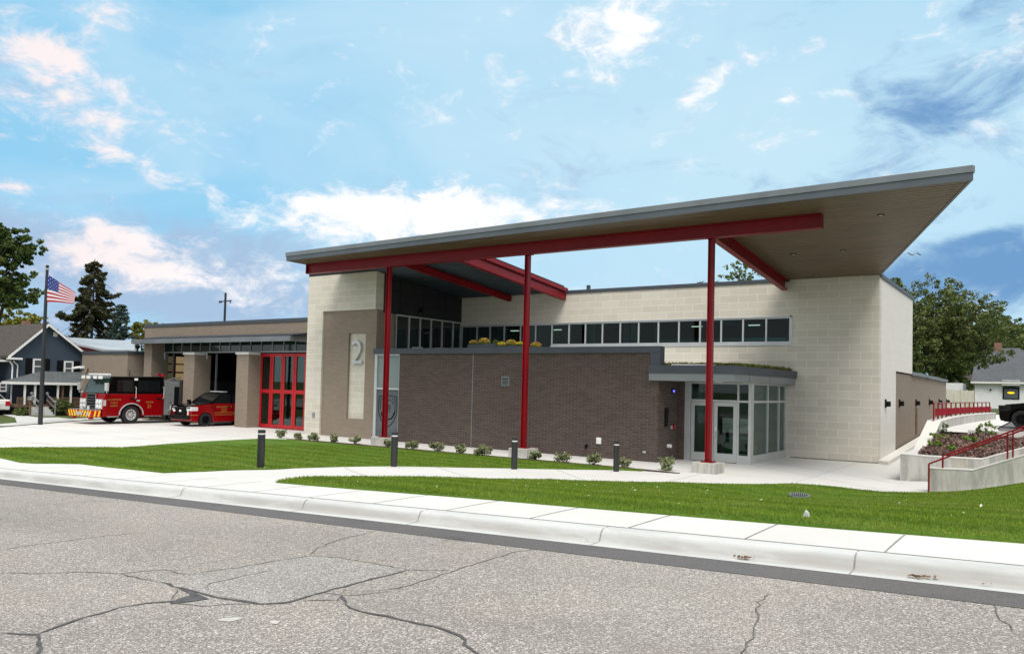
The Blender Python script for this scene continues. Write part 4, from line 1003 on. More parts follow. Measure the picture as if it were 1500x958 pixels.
# folding doors
def leaf(p0, p1, zt_=4.08, name='folding_door', label=None):
    p0 = Vector(p0); p1 = Vector(p1); t = (p1 - p0); L_ = t.length; t.normalize(); n = Vector((t.y, -t.x))
    def bar(mb, a, b, z0, z1, th=.07, o=0):
        c = [p0 + t * a + n * (th / 2 + o), p0 + t * b + n * (th / 2 + o), p0 + t * b - n * (th / 2 - o), p0 + t * a - n * (th / 2 - o)]
        mb.hexa([(q.x, q.y, z0) for q in c], [(q.x, q.y, z1) for q in c])
    f = .15; mb = MB()
    bar(mb, .012, f, .03, zt_); bar(mb, L_ - f, L_ - .012, .03, zt_); bar(mb, f, L_ - f, .03, .22); bar(mb, f, L_ - f, 1.92, 2.12); bar(mb, f, L_ - f, zt_ - .16, zt_)
    d = mb.build(name, M['redpaint'], ST)
    for z0, z1 in ((.22, 1.92), (2.12, zt_ - .16)):
        mb = MB(); bar(mb, f, L_ - f, z0, z1, .012); mb.build('pane', M['glass'], d)
for k in range(4): leaf((-36.38 + k * .94, YG + .08), (-36.38 + (k + 1) * .94, YG + .08))
for xs2 in ((-41.3, -41.2, -37.6, -37.5), (-45.7, -45.6, -42.6, -42.5)):
    for k, x in enumerate(xs2[:2]): bx('folded_door', M['redpaint'], ST, x, x + .07, YG + 2.3 + k * .1, YG + 2.55 + k * .1, .03, 4.08)
    bx('door_jamb', M['alu_dark'], ST, xs2[0] + .3, xs2[0] + .36, YG + .4, YG + .5, .02, 4.1)
mb = MB(); mb.cyl((-34.9, 29.4, 0), (-34.9, 29.4, 1.9), .1, None, 12); yb = mb.build('bollard', M['yellow']); tag(yb, 'yellow post standing behind the closed red folding doors', 'bollard')
for x, y in ((-33.6, 31), (-38.9, 33), (-43.5, 34)): bx('ceiling_lamp', M['lamp'], ST, x, x + .5, y, y + .12, 5.0, 5.05)
for x in (-45.2, -40.9): bx('hanging_rail', M['alu'], ST, x, x + .05, YG - .3, YG - .25, 3.75, 4.15)
# low block at the far left
LXa, LXb, LY = -53.0, -47.5, 26.9
mb = MB(); mb.box(LXa, LXb, LY, 40, -.5, 4.02); mb.build('low_brick_block', M['taupe'], ST)
mb = MB(); mb.box(LXa - .05, LXb + .05, LY - .05, 40.05, 4.02, 4.22); mb.build('low_block_coping', M['cap'], ST, .01)
mb = MB(); q = (-52.905,26.9,3.169); mb.box(q[0] - .15, q[0] + .25, LY - .12, LY, q[2] - .08, q[2] + .08); mb.cyl((q[0] - .1, LY - .1, q[2]), (q[0] - .55, LY - .35, q[2] - .08), .09, .07, 10); mb.build('security_camera', M['white'], ST)
mb = MB(); mb.tube([(LXa + .9, LY - .05, 3.1), (LXa + .95, LY - .12, 2.9), (LXa + .85, LY - .2, 2.6), (LXa + .6, LY - .15, 2.45)], .03, 6); mb.build('cable', M['black'], ST)
mb = MB(); q = (-48.19,28.1,4.594); mb.ball((q[0], 27.9, 4.55), .16); mb.cyl((q[0], 27.9, 4.2), (q[0], 27.9, 4.45), .06, None, 8); mb.build('siren', M['black'], ST)
mb = MB(); q = (-49.137,28.1,4.558); mb.cyl((q[0], 28.3, 4.2), (q[0], 28.3, 4.75), .06, None, 8); mb.cyl((q[0], 28.3, 4.7), (q[0], 28.3, 4.82), .12, None, 8); mb.build('vent_pipe', M['alu'], ST)
# ================================================================== SITE OBJECTS
# bollard lights along the walk
def mk_bollard():
    r = thing('bollard_light', '', 'bollard')
    MB().cyl((0, 0, -.1), (0, 0, .03), .15, None, 20).build('base', M['topconc'], r)
    MB().cyl((0, 0, .03), (0, 0, .84), .092, None, 24).build('post', M['boll'], r, smooth=False)
    MB().cyl((0, 0, .84), (0, 0, .875), .084, None, 24).build('light_ring', M['ring'], r)
    MB().cyl((0, 0, .875), (0, 0, .95), .092, None, 24).build('head', M['boll'], r)
    return r
M['boll'] = plain('dark_bronze_metal', (.030, .031, .034), .38, .3, .5, .1, 2)
M['ring'] = plain('white_diffuser', (.85, .86, .86), .4, 0, .4, .02, 2)
b0 = mk_bollard()
bl = ['nearest and tallest looking dark bollard light, by the fork of the pale path', 'dark bollard light in front of the leftmost red column',
      'dark bollard light just left of the middle red column', 'dark bollard light nearest the glass entrance']
for i, (x, y) in enumerate([(-16.1, 12.60), (-14.72, 15.88), (-13.16, 19.36), (-11.22, 22.12)]):
    o = b0 if i == 0 else copy_tree(b0)
    o.location = (x, y, H(x, y)); tag(o, bl[i], 'bollard', 'bollard lights along the entrance path')

def leafcloud(rg, centers, radii, per, size, squash=1.0, outward=.35, aspect=1.6):
    # leaf quads scattered in balls; returns verts, faces
    V = []
    c = np.repeat(np.asarray(centers), per, 0); r = np.repeat(np.asarray(radii), per)
    n = len(c); d = rg.normal(size=(n, 3)); d /= np.linalg.norm(d, axis=1)[:, None]
    rad = rg.random(n) ** .5 * r
    p = c + d * rad[:, None] * np.array([1, 1, squash])
    nrm = d * outward + rg.normal(size=(n, 3)) * .6; nrm[:, 2] += .35; nrm /= np.linalg.norm(nrm, axis=1)[:, None]
    a = np.cross(nrm, rg.normal(size=(n, 3))); a /= np.linalg.norm(a, axis=1)[:, None]; b = np.cross(nrm, a)
    s = size * rg.uniform(.6, 1.3, n)[:, None]
    v = np.stack([p - a * s * aspect * .5, p + b * s * .5, p + a * s * aspect * .5, p - b * s * .5], 1).reshape(-1, 3)
    return v, np.arange(4 * n).reshape(n, 4)

SH = [[-29.09,23.83],[-28.13,24.05],[-26.94,23.9],[-25.69,23.91],[-24.58,24.11],[-22.59,24.03],[-21.15,23.94],[-19.96,23.9],[-18.66,23.83],[-17.51,23.65],[-15.32,23.79],[-14.28,24.04],[-13.05,24.02],[-11.98,24.04],[-10.45,23.86]]
SL = ['first shrub at the left end of the bed, below the red folding doors', 'small sparse shrub beside the left corner of the white tower', 'shrub at the foot of the narrow white block strip of the tower',
      'shrub at the foot of the taupe tower panel, left half', 'shrub below the white panel with the numeral', 'shrub half hidden by the leftmost column pedestal and the bollard',
      'shrub just right of the bollard in front of the leftmost red column', 'second shrub right of the leftmost column pedestal', 'shrub left of the pale joint in the brown brick wall',
      'wide shrub just right of the pale joint in the brown brick wall', 'shrub right against the middle column pedestal', 'shrub below the white socket box on the brown brick',
      'shrub just left of the bollard nearest the entrance', 'shrub just right of the bollard nearest the entrance', 'last shrub, at the brick corner left of the entrance column']
for i, (x, y) in enumerate(SH):
    if i == 14: y = 24.1
    rg = np.random.default_rng(40 + i); s = [1, .7, .9, .9, .85, .8, 1, .95, .95, 1.15, 1, 1.05, 1.05, .9, 1.15][i] * .31
    y = max(y, 23.55) if i < 14 else y
    r = thing('shrub', SL[i], 'shrub', (x, y, H(x, y) + .02), 0, 'small shrubs in the mulch bed')
    cs = []; 
    for k in range(13): t = rg.uniform(0, 2 * PI); q = rg.uniform(.1, .85) * s; cs.append((math.cos(t) * q, math.sin(t) * q, s * rg.uniform(.25, .95)))
    v, f = leafcloud(rg, cs, [s * .40] * 13, 48, .055, .8)
    np_mesh('foliage', v, f, M['shrub'], r)
    mb = MB()
    for c_ in cs: mb.cyl((0, 0, -.05), (c_[0] * .9, c_[1] * .9, c_[2]), .008, .004, 5)
    mb.build('stem', M['bark'], r)

# drain grate in the lawn hollow
q = (-5.561,21.544,-0.132)
r = thing('drain_grate', 'round grey drain grate sunk in the right lawn', 'drain', (q[0], q[1], q[2] + .03)); r.rotation_euler = (R(5), 0, R(14))
mb = MB(); mb.ring((0, 0, .03), 'z', .27, .22, .05, 24); mb.build('ring', M['alu_dark'], r)
mb = MB()
for k in range(-4, 5): w = math.sqrt(max(0, .22**2 - (k * .05)**2)); mb.box(k * .05 - .012, k * .05 + .012, -w, w, .02, .075)
MB().cyl((0, 0, 0), (0, 0, .012), .24, None, 20).build('sump', M['black'], r)
mb.build('bars', M['alu_dark'], r)
# stone and litter on the lawn
def litter(name, pts, mat, size, label, cat, seed=1, flat=.4, z=.035, hf=H):
    rg = np.random.default_rng(seed); n = len(pts)
    c = np.array([(x, y, hf(x, y) + z) for x, y in pts]); d = rg.normal(size=(n, 3)) * np.array([flat, flat, 1]); d[:, 2] = abs(d[:, 2]) + .6; d /= np.linalg.norm(d, axis=1)[:, None]
    a = np.cross(d, rg.normal(size=(n, 3))); a /= np.linalg.norm(a, axis=1)[:, None]; b = np.cross(d, a); s = size * rg.uniform(.5, 1.4, n)[:, None]
    v = np.stack([c - a * s, c + b * s * .6, c + a * s, c - b * s * .6], 1).reshape(-1, 3)
    o = np_mesh(name, v, np.arange(4 * n).reshape(n, 4), mat); return tag(o, label, cat, kind='stuff')
rg = np.random.default_rng(11)
pp = [(float(a), float(b)) for a, b in zip(rg.uniform(-10, 3, 70), rg.uniform(9.3, 21, 70))] + [(-5.805,11.33),(-5.986,12.528),(-4.943,11.025),(-2.606,21.835),(-0.877,13.049),(-0.846,12.951),(-5.051,20.936),(-4.952,21.004)]
pp = [p for p in pp if inside(LAWN2, np.array([p[0]]), np.array([p[1]]))[0]]
litter('fallen_leaves', pp, M['paleleaf'], .022, 'small pale fallen leaves scattered on the right lawn', 'leaves', 3, .5, .065)
q = (-2.411,9.651,1.138)
mb = MB(); mb.prism([(q[0] - .05, q[2]), (q[0] + .05, q[2]), (q[0] + .03, q[2] + .075), (q[0] - .005, q[2] + .11)], 'y', q[1] - .03, q[1] + .03); st = mb.build('stone', M['curb'], None, .012); tag(st, 'small pale stone in the grass near the sidewalk', 'stone')
for nm, xs_, lab in (('a', [-0.949,-0.495], 'brown dead leaves lying in the gutter at the right'), ('b', [-2.452,-4.065], 'few brown leaves lying in the middle of the gutter')):
    pts = [(xs_[0] + rg.normal() * .06, 7.52 + rg.normal() * .02) for _ in range(15)] + [(xs_[1] + rg.normal() * .10, 7.5 + rg.normal() * .02) for _ in range(4)]
    litter('fallen_leaves', pts, M['litter'], .025, lab, 'leaves', 5, .6, .035, zroad)

# ---- ramp walls, planter and rails on the right
def wallpoly(name, pts, th, zb, label, cat, mat=None, side=1, topm=None):
    # pts: (x,y,ztop) along the visible face, thickness to the left of travel * side
    mb = MB(); tops = MB()
    P = [Vector((p[0], p[1])) for p in pts]; N = []
    for i in range(len(P)):
        a = P[max(0, i - 1)]; b = P[min(len(P) - 1, i + 1)]; t = (b - a).normalized(); N.append(Vector((-t.y, t.x)) * side * th)
    for i in range(len(P) - 1):
        c = [P[i], P[i + 1], P[i + 1] + N[i + 1], P[i] + N[i]]; z = [pts[i][2], pts[i + 1][2], pts[i + 1][2], pts[i][2]]
        mb.hexa([(q.x, q.y, zb) for q in c], [(q.x, q.y, zz - .03) for q, zz in zip(c, z)])
        e = -N[i].normalized() * .012; e2 = N[i].normalized() * .012
        c2 = [P[i] + e, P[i + 1] + e, P[i + 1] + N[i + 1] + e2, P[i] + N[i] + e2]
        tops.hexa([(q.x, q.y, zz - .03) for q, zz in zip(c2, z)], [(q.x, q.y, zz) for q, zz in zip(c2, z)])
    r = wthing(name, label, cat, (pts[0][0], pts[0][1], 0))
    mb.build('wall_face', mat or M['wallconc'], r); tops.build('wall_top', M['topconc'], r)
    return r
wallpoly('retaining_wall', [(-2.85, 24.3, .68), (-1.82, 24.3, .71), (-.69, 24.3, 1.18), (1.5, 24.3, 2.0), (6, 24.3, 2.1)], .25, -.5, 'cast concrete ramp wall nearest the lawn, rising to the right', 'wall')
wallpoly('retaining_wall', [(-3.95, 26.9, .85), (-3.2, 26.9, .83), (-1.8, 26.9, .84), (-.76, 26.9, 1.24), (1.5, 26.9, 2.0), (5, 26.9, 2.05)], .28, -.5, 'cast concrete wall holding the front of the raised mulch planter', 'wall')
wallpoly('retaining_wall', [(-3.95, 27.18, .85), (-3.94, 28.4, .83), (-3.93, 29.6, .84), (-3.93, 33.0, 1.74), (-3.85, 36, 1.80), (-3.68, 41, 1.84), (-3.42, 46, 1.84), (-3.1, 50, 1.84)], .42, -.5, 'long curving concrete wall that carries the red railing', 'wall', side=-1)
# ramp surface between the walls
mb = MB(); mb.hexa([(-2.8, 24.55, -.4), (5, 24.55, -.4), (5, 26.9, -.4), (-2.8, 26.9, -.4)], [(-2.8, 24.55, .03), (5, 24.55, 1.3), (5, 26.9, 1.3), (-2.8, 26.9, .03)]); mb.build('ramp', M['pave'], kind='structure')
# raised ground behind the planter wall
def Hq(x, y): return float(np.interp(y, [27, 33, 36, 60, 100], [.80, 1.36, 1.42, 1.50, 1.45])) 
drape('mulch_bed', [(-3.5, 27.16), (4.5, 27.16), (4.5, 32.5), (-2.4, 32.5), (-3.5, 30.5)], .5, lambda x, y: Hq(x, y) + .05 * math.sin(x * 3 + y * 2), .0, M['mulch'])
def chips():
    rg = np.random.default_rng(2); n = 9000
    x = rg.uniform(-3.5, 2.5, n); y = 27.2 + rg.random(n) ** 1.3 * 5.2; z = np.array([Hq(0, float(b)) for b in y]) + .05 * np.sin(x * 3 + y * 2) + .02
    c = np.stack([x, y, z], 1); v, f = leafcloud(rg, c, [.02] * n, 1, .06, 1, 0, 2.2); o = np_mesh('mulch_chips', v, f, M['mulchchip']); tag(o, 'brown bark mulch in the raised planter', 'mulch', kind='stuff')
chips()
mb = MB(); mb.box(-2.6, 6, 32.5, 32.7, .8, 1.46); mb.build('planter_kerb', M['topconc'], kind='structure')
drape('sidewalk', [(-3.6, 32.7), (-1.6, 32.7), (-1.9, 36), (-1.9, 50), (-2.2, 62), (-3.4, 62), (-3.5, 45), (-3.7, 38)], 1.5, Hq, .03, M['pave'])
drape('parking_lot', [(-1.88, 32.7), (14, 32.7), (14, 72), (-1.95, 72), (-1.85, 50)], 2, Hq, .0, M['asphalt_lot'])
drape('lawn', [(-30, 62), (-3.6, 58), (-2.2, 62), (-1.95, 72), (40, 72), (40, 200), (-60, 200)], 6, Hq, .0, M['lawn_far'])
# planter plants
PPX = [(-3.475,34.233),(-3.635,29.361),(-3.328,30.769),(-2.712,28.616),(-2.422,30.889),(-1.99,28.954),(-2.068,34.181),(-1.828,35.351),(-2.226,33.932)]
pl = ['tall sprawling dark green plant at the back left of the planter', 'bright green low plant at the left edge of the planter', 'bright green low clump left of centre in the planter', 'small bright green tuft near the planter front wall', 'low green tuft in the middle of the planter',
      'thin dark twiggy plant near the handrail', 'tall yellow green grassy plant by the parking kerb', 'rightmost thin grassy plant by the parking kerb', 'small grassy plant left of the tall yellow green one']
for i, (x, y) in enumerate(PPX):
    rg = np.random.default_rng(80 + i); x = max(x, -3.3); y = min(max(y, 27.4), 32.3); z = Hq(x, y)
    r = thing('planter_plant', pl[i], 'plant', (x, y, z), 0, 'plants in the raised planter')
    hh, ww = [(.42, .38), (.14, .26), (.18, .3), (.12, .15), (.12, .2), (.16, .2), (.48, .18), (.38, .15), (.28, .15)][i]
    cs = [(rg.normal() * ww * .5, rg.normal() * ww * .5, rg.uniform(.1, 1) * hh) for _ in range(10)]
    v, f = leafcloud(rg, cs, [.055] * 10, 16 if hh < .2 else 12, .045, 1, .3, 2.6); np_mesh('foliage', v, f, M['hosta'] if i in (1, 2, 3, 4, 6, 7) else M['leaf_mid'], r)
    mb = MB()
    for c_ in cs: mb.cyl((0, 0, -.03), c_, .008, .004, 5)
    mb.build('stem', M['bark'], r)
# red railing on the long wall
RP = [(-3.73, 32.9), (-3.70, 34.5), (-3.66, 36), (-3.60, 38), (-3.53, 40), (-3.44, 42), (-3.35, 44), (-3.24, 46), (-3.1, 48), (-2.97, 49.8)]
RP = [(a + .0, b) for a, b in RP]
r = wthing('red_railing', 'red steel railing with a solid lower band on the curving wall', 'railing', (RP[0][0], RP[0][1], 1.8))
mb = MB(); n = 14
def along(t):
    k = t * (len(RP) - 1); i = min(int(k), len(RP) - 2); return Vector(RP[i]).lerp(Vector(RP[i + 1]), k - i)
for i in range(len(RP) - 1):
    a, b = RP[i], RP[i + 1]; w = .02
    e = .05; mb.hexa([(a[0] + e, a[1], 1.90), (a[0] + w + e, a[1], 1.90), (b[0] + w + e, b[1], 1.92), (b[0] + e, b[1], 1.92)], [(a[0] + e, a[1], 2.18), (a[0] + w + e, a[1], 2.18), (b[0] + w + e, b[1], 2.16), (b[0] + e, b[1], 2.16)])
mb.build('band', M['redmatt'], r)
mb = MB(); mb.tube([(a, b, 2.38) for a, b in RP], .022, 8); mb.build('top_rail', M['redsteel'], r)
for k in range(n):
    p = along(k / (n - 1)); MB().box(p.x - .02, p.x + .03, p.y - .03, p.y + .03, 1.74, 2.38).build('post', M['redsteel'], r)
# handrails on the near ramp
q = [(-2.852,24.27,0.787),(-2.541,24.27,0.939),(-1.591,24.27,1.383),(-0.686,24.27,1.824),(-2.848,24.27,-0.008)]
hr = wthing('handrail', 'red pipe handrail along the near ramp wall', 'handrail', (-2.85, 24.2, 0))
p0, p1, p2, p3, pb = [Vector(a) for a in q]; d_ = (p3 - p1) / (p3.x - p1.x); pe = p1 + d_ * 5.5
mb = MB(); mb.tube([(p0.x, 24.22, -.05), (p0.x, 24.22, p0.z), (p1.x, 24.27, p1.z), (pe.x, 24.27, pe.z)], .024, 10); mb.build('rail', M['redsteel'], hr)
mb = MB(); mb.tube([(p1.x, 24.42, p1.z - .3), (p1.x, 24.42, p1.z + .07), (pe.x, 24.42, pe.z + .07)], .024, 10); mb.build('rail', M['redsteel'], hr)
for x in (-2.54, -1.05, -.93, .6, 2.0):
    z = p1.z + (x - p1.x) * d_.z; MB().cyl((x, 24.42, z - .75), (x, 24.42, z + .05), .022, None, 8).build('post', M['redsteel'], hr)
# pale fence
r = wthing('white_fence', 'tall pale vertical board fence behind the red railing', 'fence', (-5.5, 57, 1.2))
mb = MB(); pf = [(-7.004,69.3,3.123),(-5.702,76.275,3.165)]; a = Vector(pf[0]); b = Vector(pf[1]); zt_ = 3.2; nb_ = 16
for k in range(nb_):
    u = a.lerp(b, k / nb_); w = a.lerp(b, (k + .94) / nb_); mb.hexa([(u.x, u.y, .6), (w.x, w.y, .6), (w.x, w.y + .03, .6), (u.x, u.y + .03, .6)], [(u.x, u.y, zt_), (w.x, w.y, zt_), (w.x, w.y + .03, zt_), (u.x, u.y + .03, zt_)])
mb.build('boards', plain('cream_boards', (.60, .57, .48), .6, 0, .3, .08, 1), r)
mb = MB(); 
for k in range(0, nb_ + 1, 4): u = a.lerp(b, k / nb_); mb.box(u.x - .06, u.x + .06, u.y - .05, u.y - .01, .6, zt_ + .05)
mb.build('posts', plain('cream_posts', (.52, .50, .42), .6, 0, .3, .08, 1), r)

# ---- terrace planters with mums
def planter(x, w, label, blooms, h=.18):
    r = thing('flower_planter', label, 'planter', (x, 27.25, 3.5), 0, 'planters on the roof terrace edge')
    MB().box(-w / 2, w / 2, -.2, .2, 0, .70 + h).build('box', M['cap'], r, .01)
    for k, (dx, m, s) in enumerate(blooms):
        rg = np.random.default_rng(int(abs(x) * 10) + k)
        cs = [(dx + rg.normal() * s * .3, rg.normal() * .08, .73 + h + rg.uniform(-.1, .4) * s) for _ in range(9)]
        v, f = leafcloud(rg, cs, [s * .38] * 9, 26, .05); np_mesh('foliage', v, f, M['hosta'] if m != 'g' else M['leaf_mid'], r)
        if m != 'g':
            ct = [(dx, 0, .76 + h)]; n = 170; d = rg.normal(size=(n, 3)); d[:, 2] = abs(d[:, 2]); d /= np.linalg.norm(d, axis=1)[:, None]
            c = np.array(ct) + d * np.array([s, .2, s * .75]); v, f = leafcloud(rg, c, [.02] * n, 3, .045, 1, 1.5, 1.1); np_mesh('blooms', v, f, M[m], r)
FX = [-20.73,-20.25,-19.74,-19.21,-18.79,-18.44,-17.6]
planter((FX[0] + FX[2]) / 2, 1.5, 'slate planter with a large golden chrysanthemum left of the middle column', [(FX[1] - (FX[0] + FX[2]) / 2, 'bloom_o', .27), (FX[0] - (FX[0] + FX[2]) / 2 - .1, 'bloom_o', .15), (.6, 'g', .25)])
planter((FX[3] + FX[5]) / 2, 1.4, 'slate planter with yellow and orange chrysanthemums against the middle column', [(-.5, 'bloom_y', .14), (.0, 'bloom_o', .26), (.45, 'bloom_y', .12)], .10)
planter(FX[6], .7, 'low slate planter with one rusty orange mum right of the middle column', [(0, 'bloom_o', .22)], .02)
for i, (px, lab) in enumerate(((-24.5059,0), ), ): pass
def tchair(x, y, label):
    r = thing('terrace_chair', label, 'chair', (x, y, 3.5), R(200), 'chairs on the roof terrace')
    mb = MB()
    for sx in (-.25, .25):
        for sy in (-.22, .22): mb.cyl((sx, sy, 0), (sx, sy, .42), .018, None, 6)
    mb.build('legs', M['alu_dark'], r); MB().box(-.27, .27, -.25, .25, .42, .47).build('seat', M['alu_dark'], r, .01); MB().box(-.27, .27, .22, .26, .47, .86).build('backrest', M['alu_dark'], r, .01)
tchair(-25.1, 28.6, 'grey terrace chair seen over the parapet, left one'); tchair(-24.2, 29.2, 'grey terrace chair seen over the parapet, right one')

# ---- sedum on the porch roof
rg = np.random.default_rng(21); n = 2600
x = rg.uniform(-12.0, -8.85, n); y = rg.uniform(27.0, 32.9, n); zz = 3.50 + .07 * rg.random(n) + .13 * np.clip((y - 27) / 5, 0, 1) * np.clip((-8.9 - x) / 1.2, .2, 1)
k = x < -9.1 + (y - 26.4) / 6.6 * .3
v, f = leafcloud(rg, np.stack([x, y, zz], 1)[k], [.07] * int(k.sum()), 12, .05); tag(np_mesh('sedum', v, f, M['sedum']), 'green sedum plants on the low porch roof', 'sedum', kind='stuff')

# ---- flagpole and flag
fx, fy = -43.75, 20.19
r = thing('flagpole', 'tall dark flagpole at the edge of the pale apron', 'flagpole', (fx, fy, 0))
MB().cyl((0, 0, -.2), (0, 0, 8.15), .115, .07, 14).build('pole', M['boll'], r); MB().ball((0, 0, 8.3), .09).build('finial', M['boll'], r); MB().cyl((0, 0, 8.12), (0, 0, 8.2), .1, None, 10).build('truck', M['silver'], r)
def flag():
    nx, nyy = 48, 39; L_, Hh = 1.95, 1.42; mb = MB(); f3 = Vector((.86, .50))
    for j in range(nyy + 1):
        for i in range(nx + 1):
            u = i / nx; v = j / nyy; s = u * L_
            dx = s * .80; w = .10 * math.sin(u * 9 + v * 1.0) * (.25 + u); drop = -.88 * u ** 1.1 * (1.05 - .62 * v) 
            mb.v.append((f3.x * dx - f3.y * w + .08, f3.y * dx + f3.x * w, 7.85 - Hh * v * (1 - .22 * u) + drop))
    for j in range(nyy):
        st = j // 3
        for i in range(nx):
            can = (i < nx * .42 and st < 7)
            mi = (0 if st % 2 == 0 else 1)
            if can: mi = 3 if ((i % 3 == 1) and (j % 3 == 1) and ((i // 3 + j // 3) % 2 == 0)) else 2
            a = j * (nx + 1) + i; mb.f.append((a, a + 1, a + nx + 2, a + nx + 1)); mb.mi.append(mi)
    o = mb.build('flag', [plain('flag_red', (.38, .03, .05), .8, 0, .1, .03, 2), plain('flag_white', (.62, .63, .68), .8, 0, .1, .03, 2), plain('flag_blue', (.035, .055, .20), .8, 0, .1, .03, 2), plain('flag_star', (.60, .62, .68), .8, 0, .1, .03, 2)], smooth=True)
    o.location = (fx, fy, 0); return tag(o, 'stars and stripes flag drooping from the dark flagpole', 'flag')
flag()

# ================================================================== VEHICLES
def wheel(parent, x, y, r, w, rim, side=1, spokes=8, dual=False):
    t = MB().ring((x, y, r), 'y', r, r * .60, w, 32).build('wheel', M['rubber'], parent, .02)
    mb = MB(); mb.ring((x, y + side * w * .28, r), 'y', r * .61, r * .50, w * .4, 28); mb.m = 1; mb.cyl((x, y + side * w * .10, r), (x, y + side * w * .16, r), r * .5, None, 24); mb.m = 0
    mb.cyl((x, y + side * w * .16, r), (x, y + side * w * .42, r), r * .18, r * .14, 14)
    for k in range(spokes):
        a = 2 * PI * k / spokes; c, s = math.cos(a), math.sin(a); 
        p = [(x + c * r * .12 - s * .03, r + s * r * .12 + c * .03), (x + c * r * .12 + s * .03, r + s * r * .12 - c * .03), (x + c * r * .52 + s * .035, r + s * r * .52 - c * .035), (x + c * r * .52 - s * .035, r + s * r * .52 + c * .035)]
        mb.prism(p, 'y', y + side * w * .16, y + side * w * .30)
    mb.build('rim', [rim, M['black']], t)
    return t
def arc(cx, r, z0, n=12, a0=180, a1=0):
    return [(cx + r * math.cos(R(a0 + (a1 - a0) * k / n)), z0 + r * math.sin(R(a0 + (a1 - a0) * k / n))) for k in range(n + 1)]

# ---- fire engine (front at local x = 0, facing +x; local +y = its left side)
E_ = thing('fire_engine', 'red and black fire engine nosing out of the left bay', 'fire engine', (-43.83, 22.84, 0), R(-90))
W2 = 1.22; wy = .50; wx = -1.62
low = [(0, .42)] + arc(wx, .66, .45, 14, 0, 180)[0:] + [(-3.55, .42), (-3.55, 1.66), (-.05, 1.66), (0, 1.3)]
low = [(0, .40), (wx + .66, .40)] + [(wx + .66 * math.cos(R(a)), .50 + .60 * math.sin(R(a))) for a in range(0, 181, 12)] + [(wx - .66, .40), (-3.55, .40), (-3.55, 1.66), (-.10, 1.66), (-.02, 1.3)]
MB().prism(low, 'y', -W2, W2).build('cab_body', M['truckred'], E_, .03)
up = MB(); 
up.hexa([(-.12, -W2 + .01, 1.662), (-3.55, -W2 + .01, 1.662), (-3.55, W2 - .01, 1.662), (-.12, W2 - .01, 1.662)][::-1], [(-.50, -W2 + .06, 2.62), (-3.55, -W2 + .06, 2.66), (-3.55, W2 - .06, 2.66), (-.50, W2 - .06, 2.62)][::-1])
up.build('cab_roof', M['truckblack'], E_, .05)
MB().box(-.60, .02, -1.0, 1.0, 2.50, 2.66).build('brow', M['alu_dark'], E_, .03)
mb = MB(); mb.hexa([(-.115, -1.08, 1.70), (-.115, 1.08, 1.70), (-.14, 1.08, 1.70), (-.14, -1.08, 1.70)], [(-.44, -1.04, 2.50), (-.44, 1.04, 2.50), (-.50, 1.04, 2.50), (-.50, -1.04, 2.50)])
M['wind'] = darkglass('windscreen_green', (.015, .045, .040), .05)
mb.build('windscreen', M['wind'], E_)
mb = MB()
for x0, x1 in ((-.75, -1.75), (-1.95, -3.3)):
    yy = W2 - .022
    mb.hexa([(x1, yy - .0, 1.78), (x0, yy, 1.78), (x0, yy + .018, 1.78), (x1, yy + .018, 1.78)], [(x1, yy - .035, 2.42), (x0 + -.05, yy - .035, 2.42), (x0 - .05, yy - .014, 2.42), (x1, yy - .014, 2.42)])
mb.build('side_window', M['glass_dark'], E_)
mb = MB(); mb.box(-.01, .03, -.42, .42, .72, 1.62); mb.build('grille', M['black'], E_)
mb = MB()
for z in (.85, 1.0, 1.15, 1.3, 1.45): mb.box(.03, .04, -.38, .38, z, z + .02)
mb.build('grille_bar', M['alu_dark'], E_)
mb = MB(); mb.box(-.02, .02, -.47, -.42, .72, 1.64); mb.box(-.02, .02, .42, .47, .72, 1.64); mb.box(-.02, .02, -.47, .47, 1.62, 1.66); mb.build('grille_trim', M['silver'], E_)
for s in (-1, 1):
    h = MB().box(-.02, .045, s * .52, s * 1.16, .82, 1.36).build('headlight', M['chrome'], E_, .015)
    mb = MB()
    for zz in (.96, 1.22):
        for yy in (.68, .98): mb.cyl((.045, s * yy, zz), (.06, s * yy, zz), .10, None, 14)
    mb.build('lens', M['white'], h)
    MB().box(-.16, -.02, s * W2, s * (W2 + .015), 1.0, 1.32).build('side_lamp', M['chrome'], E_)
# bumper with chevrons
mb = MB(); mb.box(.10, .62, -W2 - .03, W2 + .03, .40, .76); bp = mb.build('bumper', M['redpaint'], E_, .02)
mb = MB(); 
for k in range(-4, 5):
    s = 1 if k >= 0 else -1
    c = k * .27
    a, b = c - .07, c + .07; sh = .10 * (1 if k < 0 else -1)
    lo = [max(-W2, min(W2, a + sh)), max(-W2, min(W2, b + sh))]; hi = [max(-W2, min(W2, a - sh)), max(-W2, min(W2, b - sh))]
    if k % 1 == 0: mb.add([(.623, lo[0], .41), (.623, lo[1], .41), (.623, hi[1], .75), (.623, hi[0], .75)], [(0, 1, 2, 3)])
for k in range(2):
    x = .2 + k * .22; mb.add([(x, W2 + .033, .41), (x + .09, W2 + .033, .41), (x + .02, W2 + .033, .75), (x - .07, W2 + .033, .75)], [(0, 1, 2, 3)])
mb.build('chevron', M['yellow'], bp)
mb = MB(); mb.box(.10, .60, -1.15, 1.15, .765, .80); mb.build('tread_plate', M['silver'], bp)
MB().box(.63, .66, -.35, .35, .50, .66).build('front_intake', M['chrome'], bp); MB().box(.63, .65, .75, 1.0, .48, .66).build('fog_lamp', M['chrome'], bp); MB().cyl((.3, .3, .8), (.3, .3, .98), .07, None, 10).build('siren', M['chrome'], bp); MB().cyl((.3, -.4, .8), (.3, -.4, .95), .09, None, 10).build('air_horn', M['chrome'], bp)
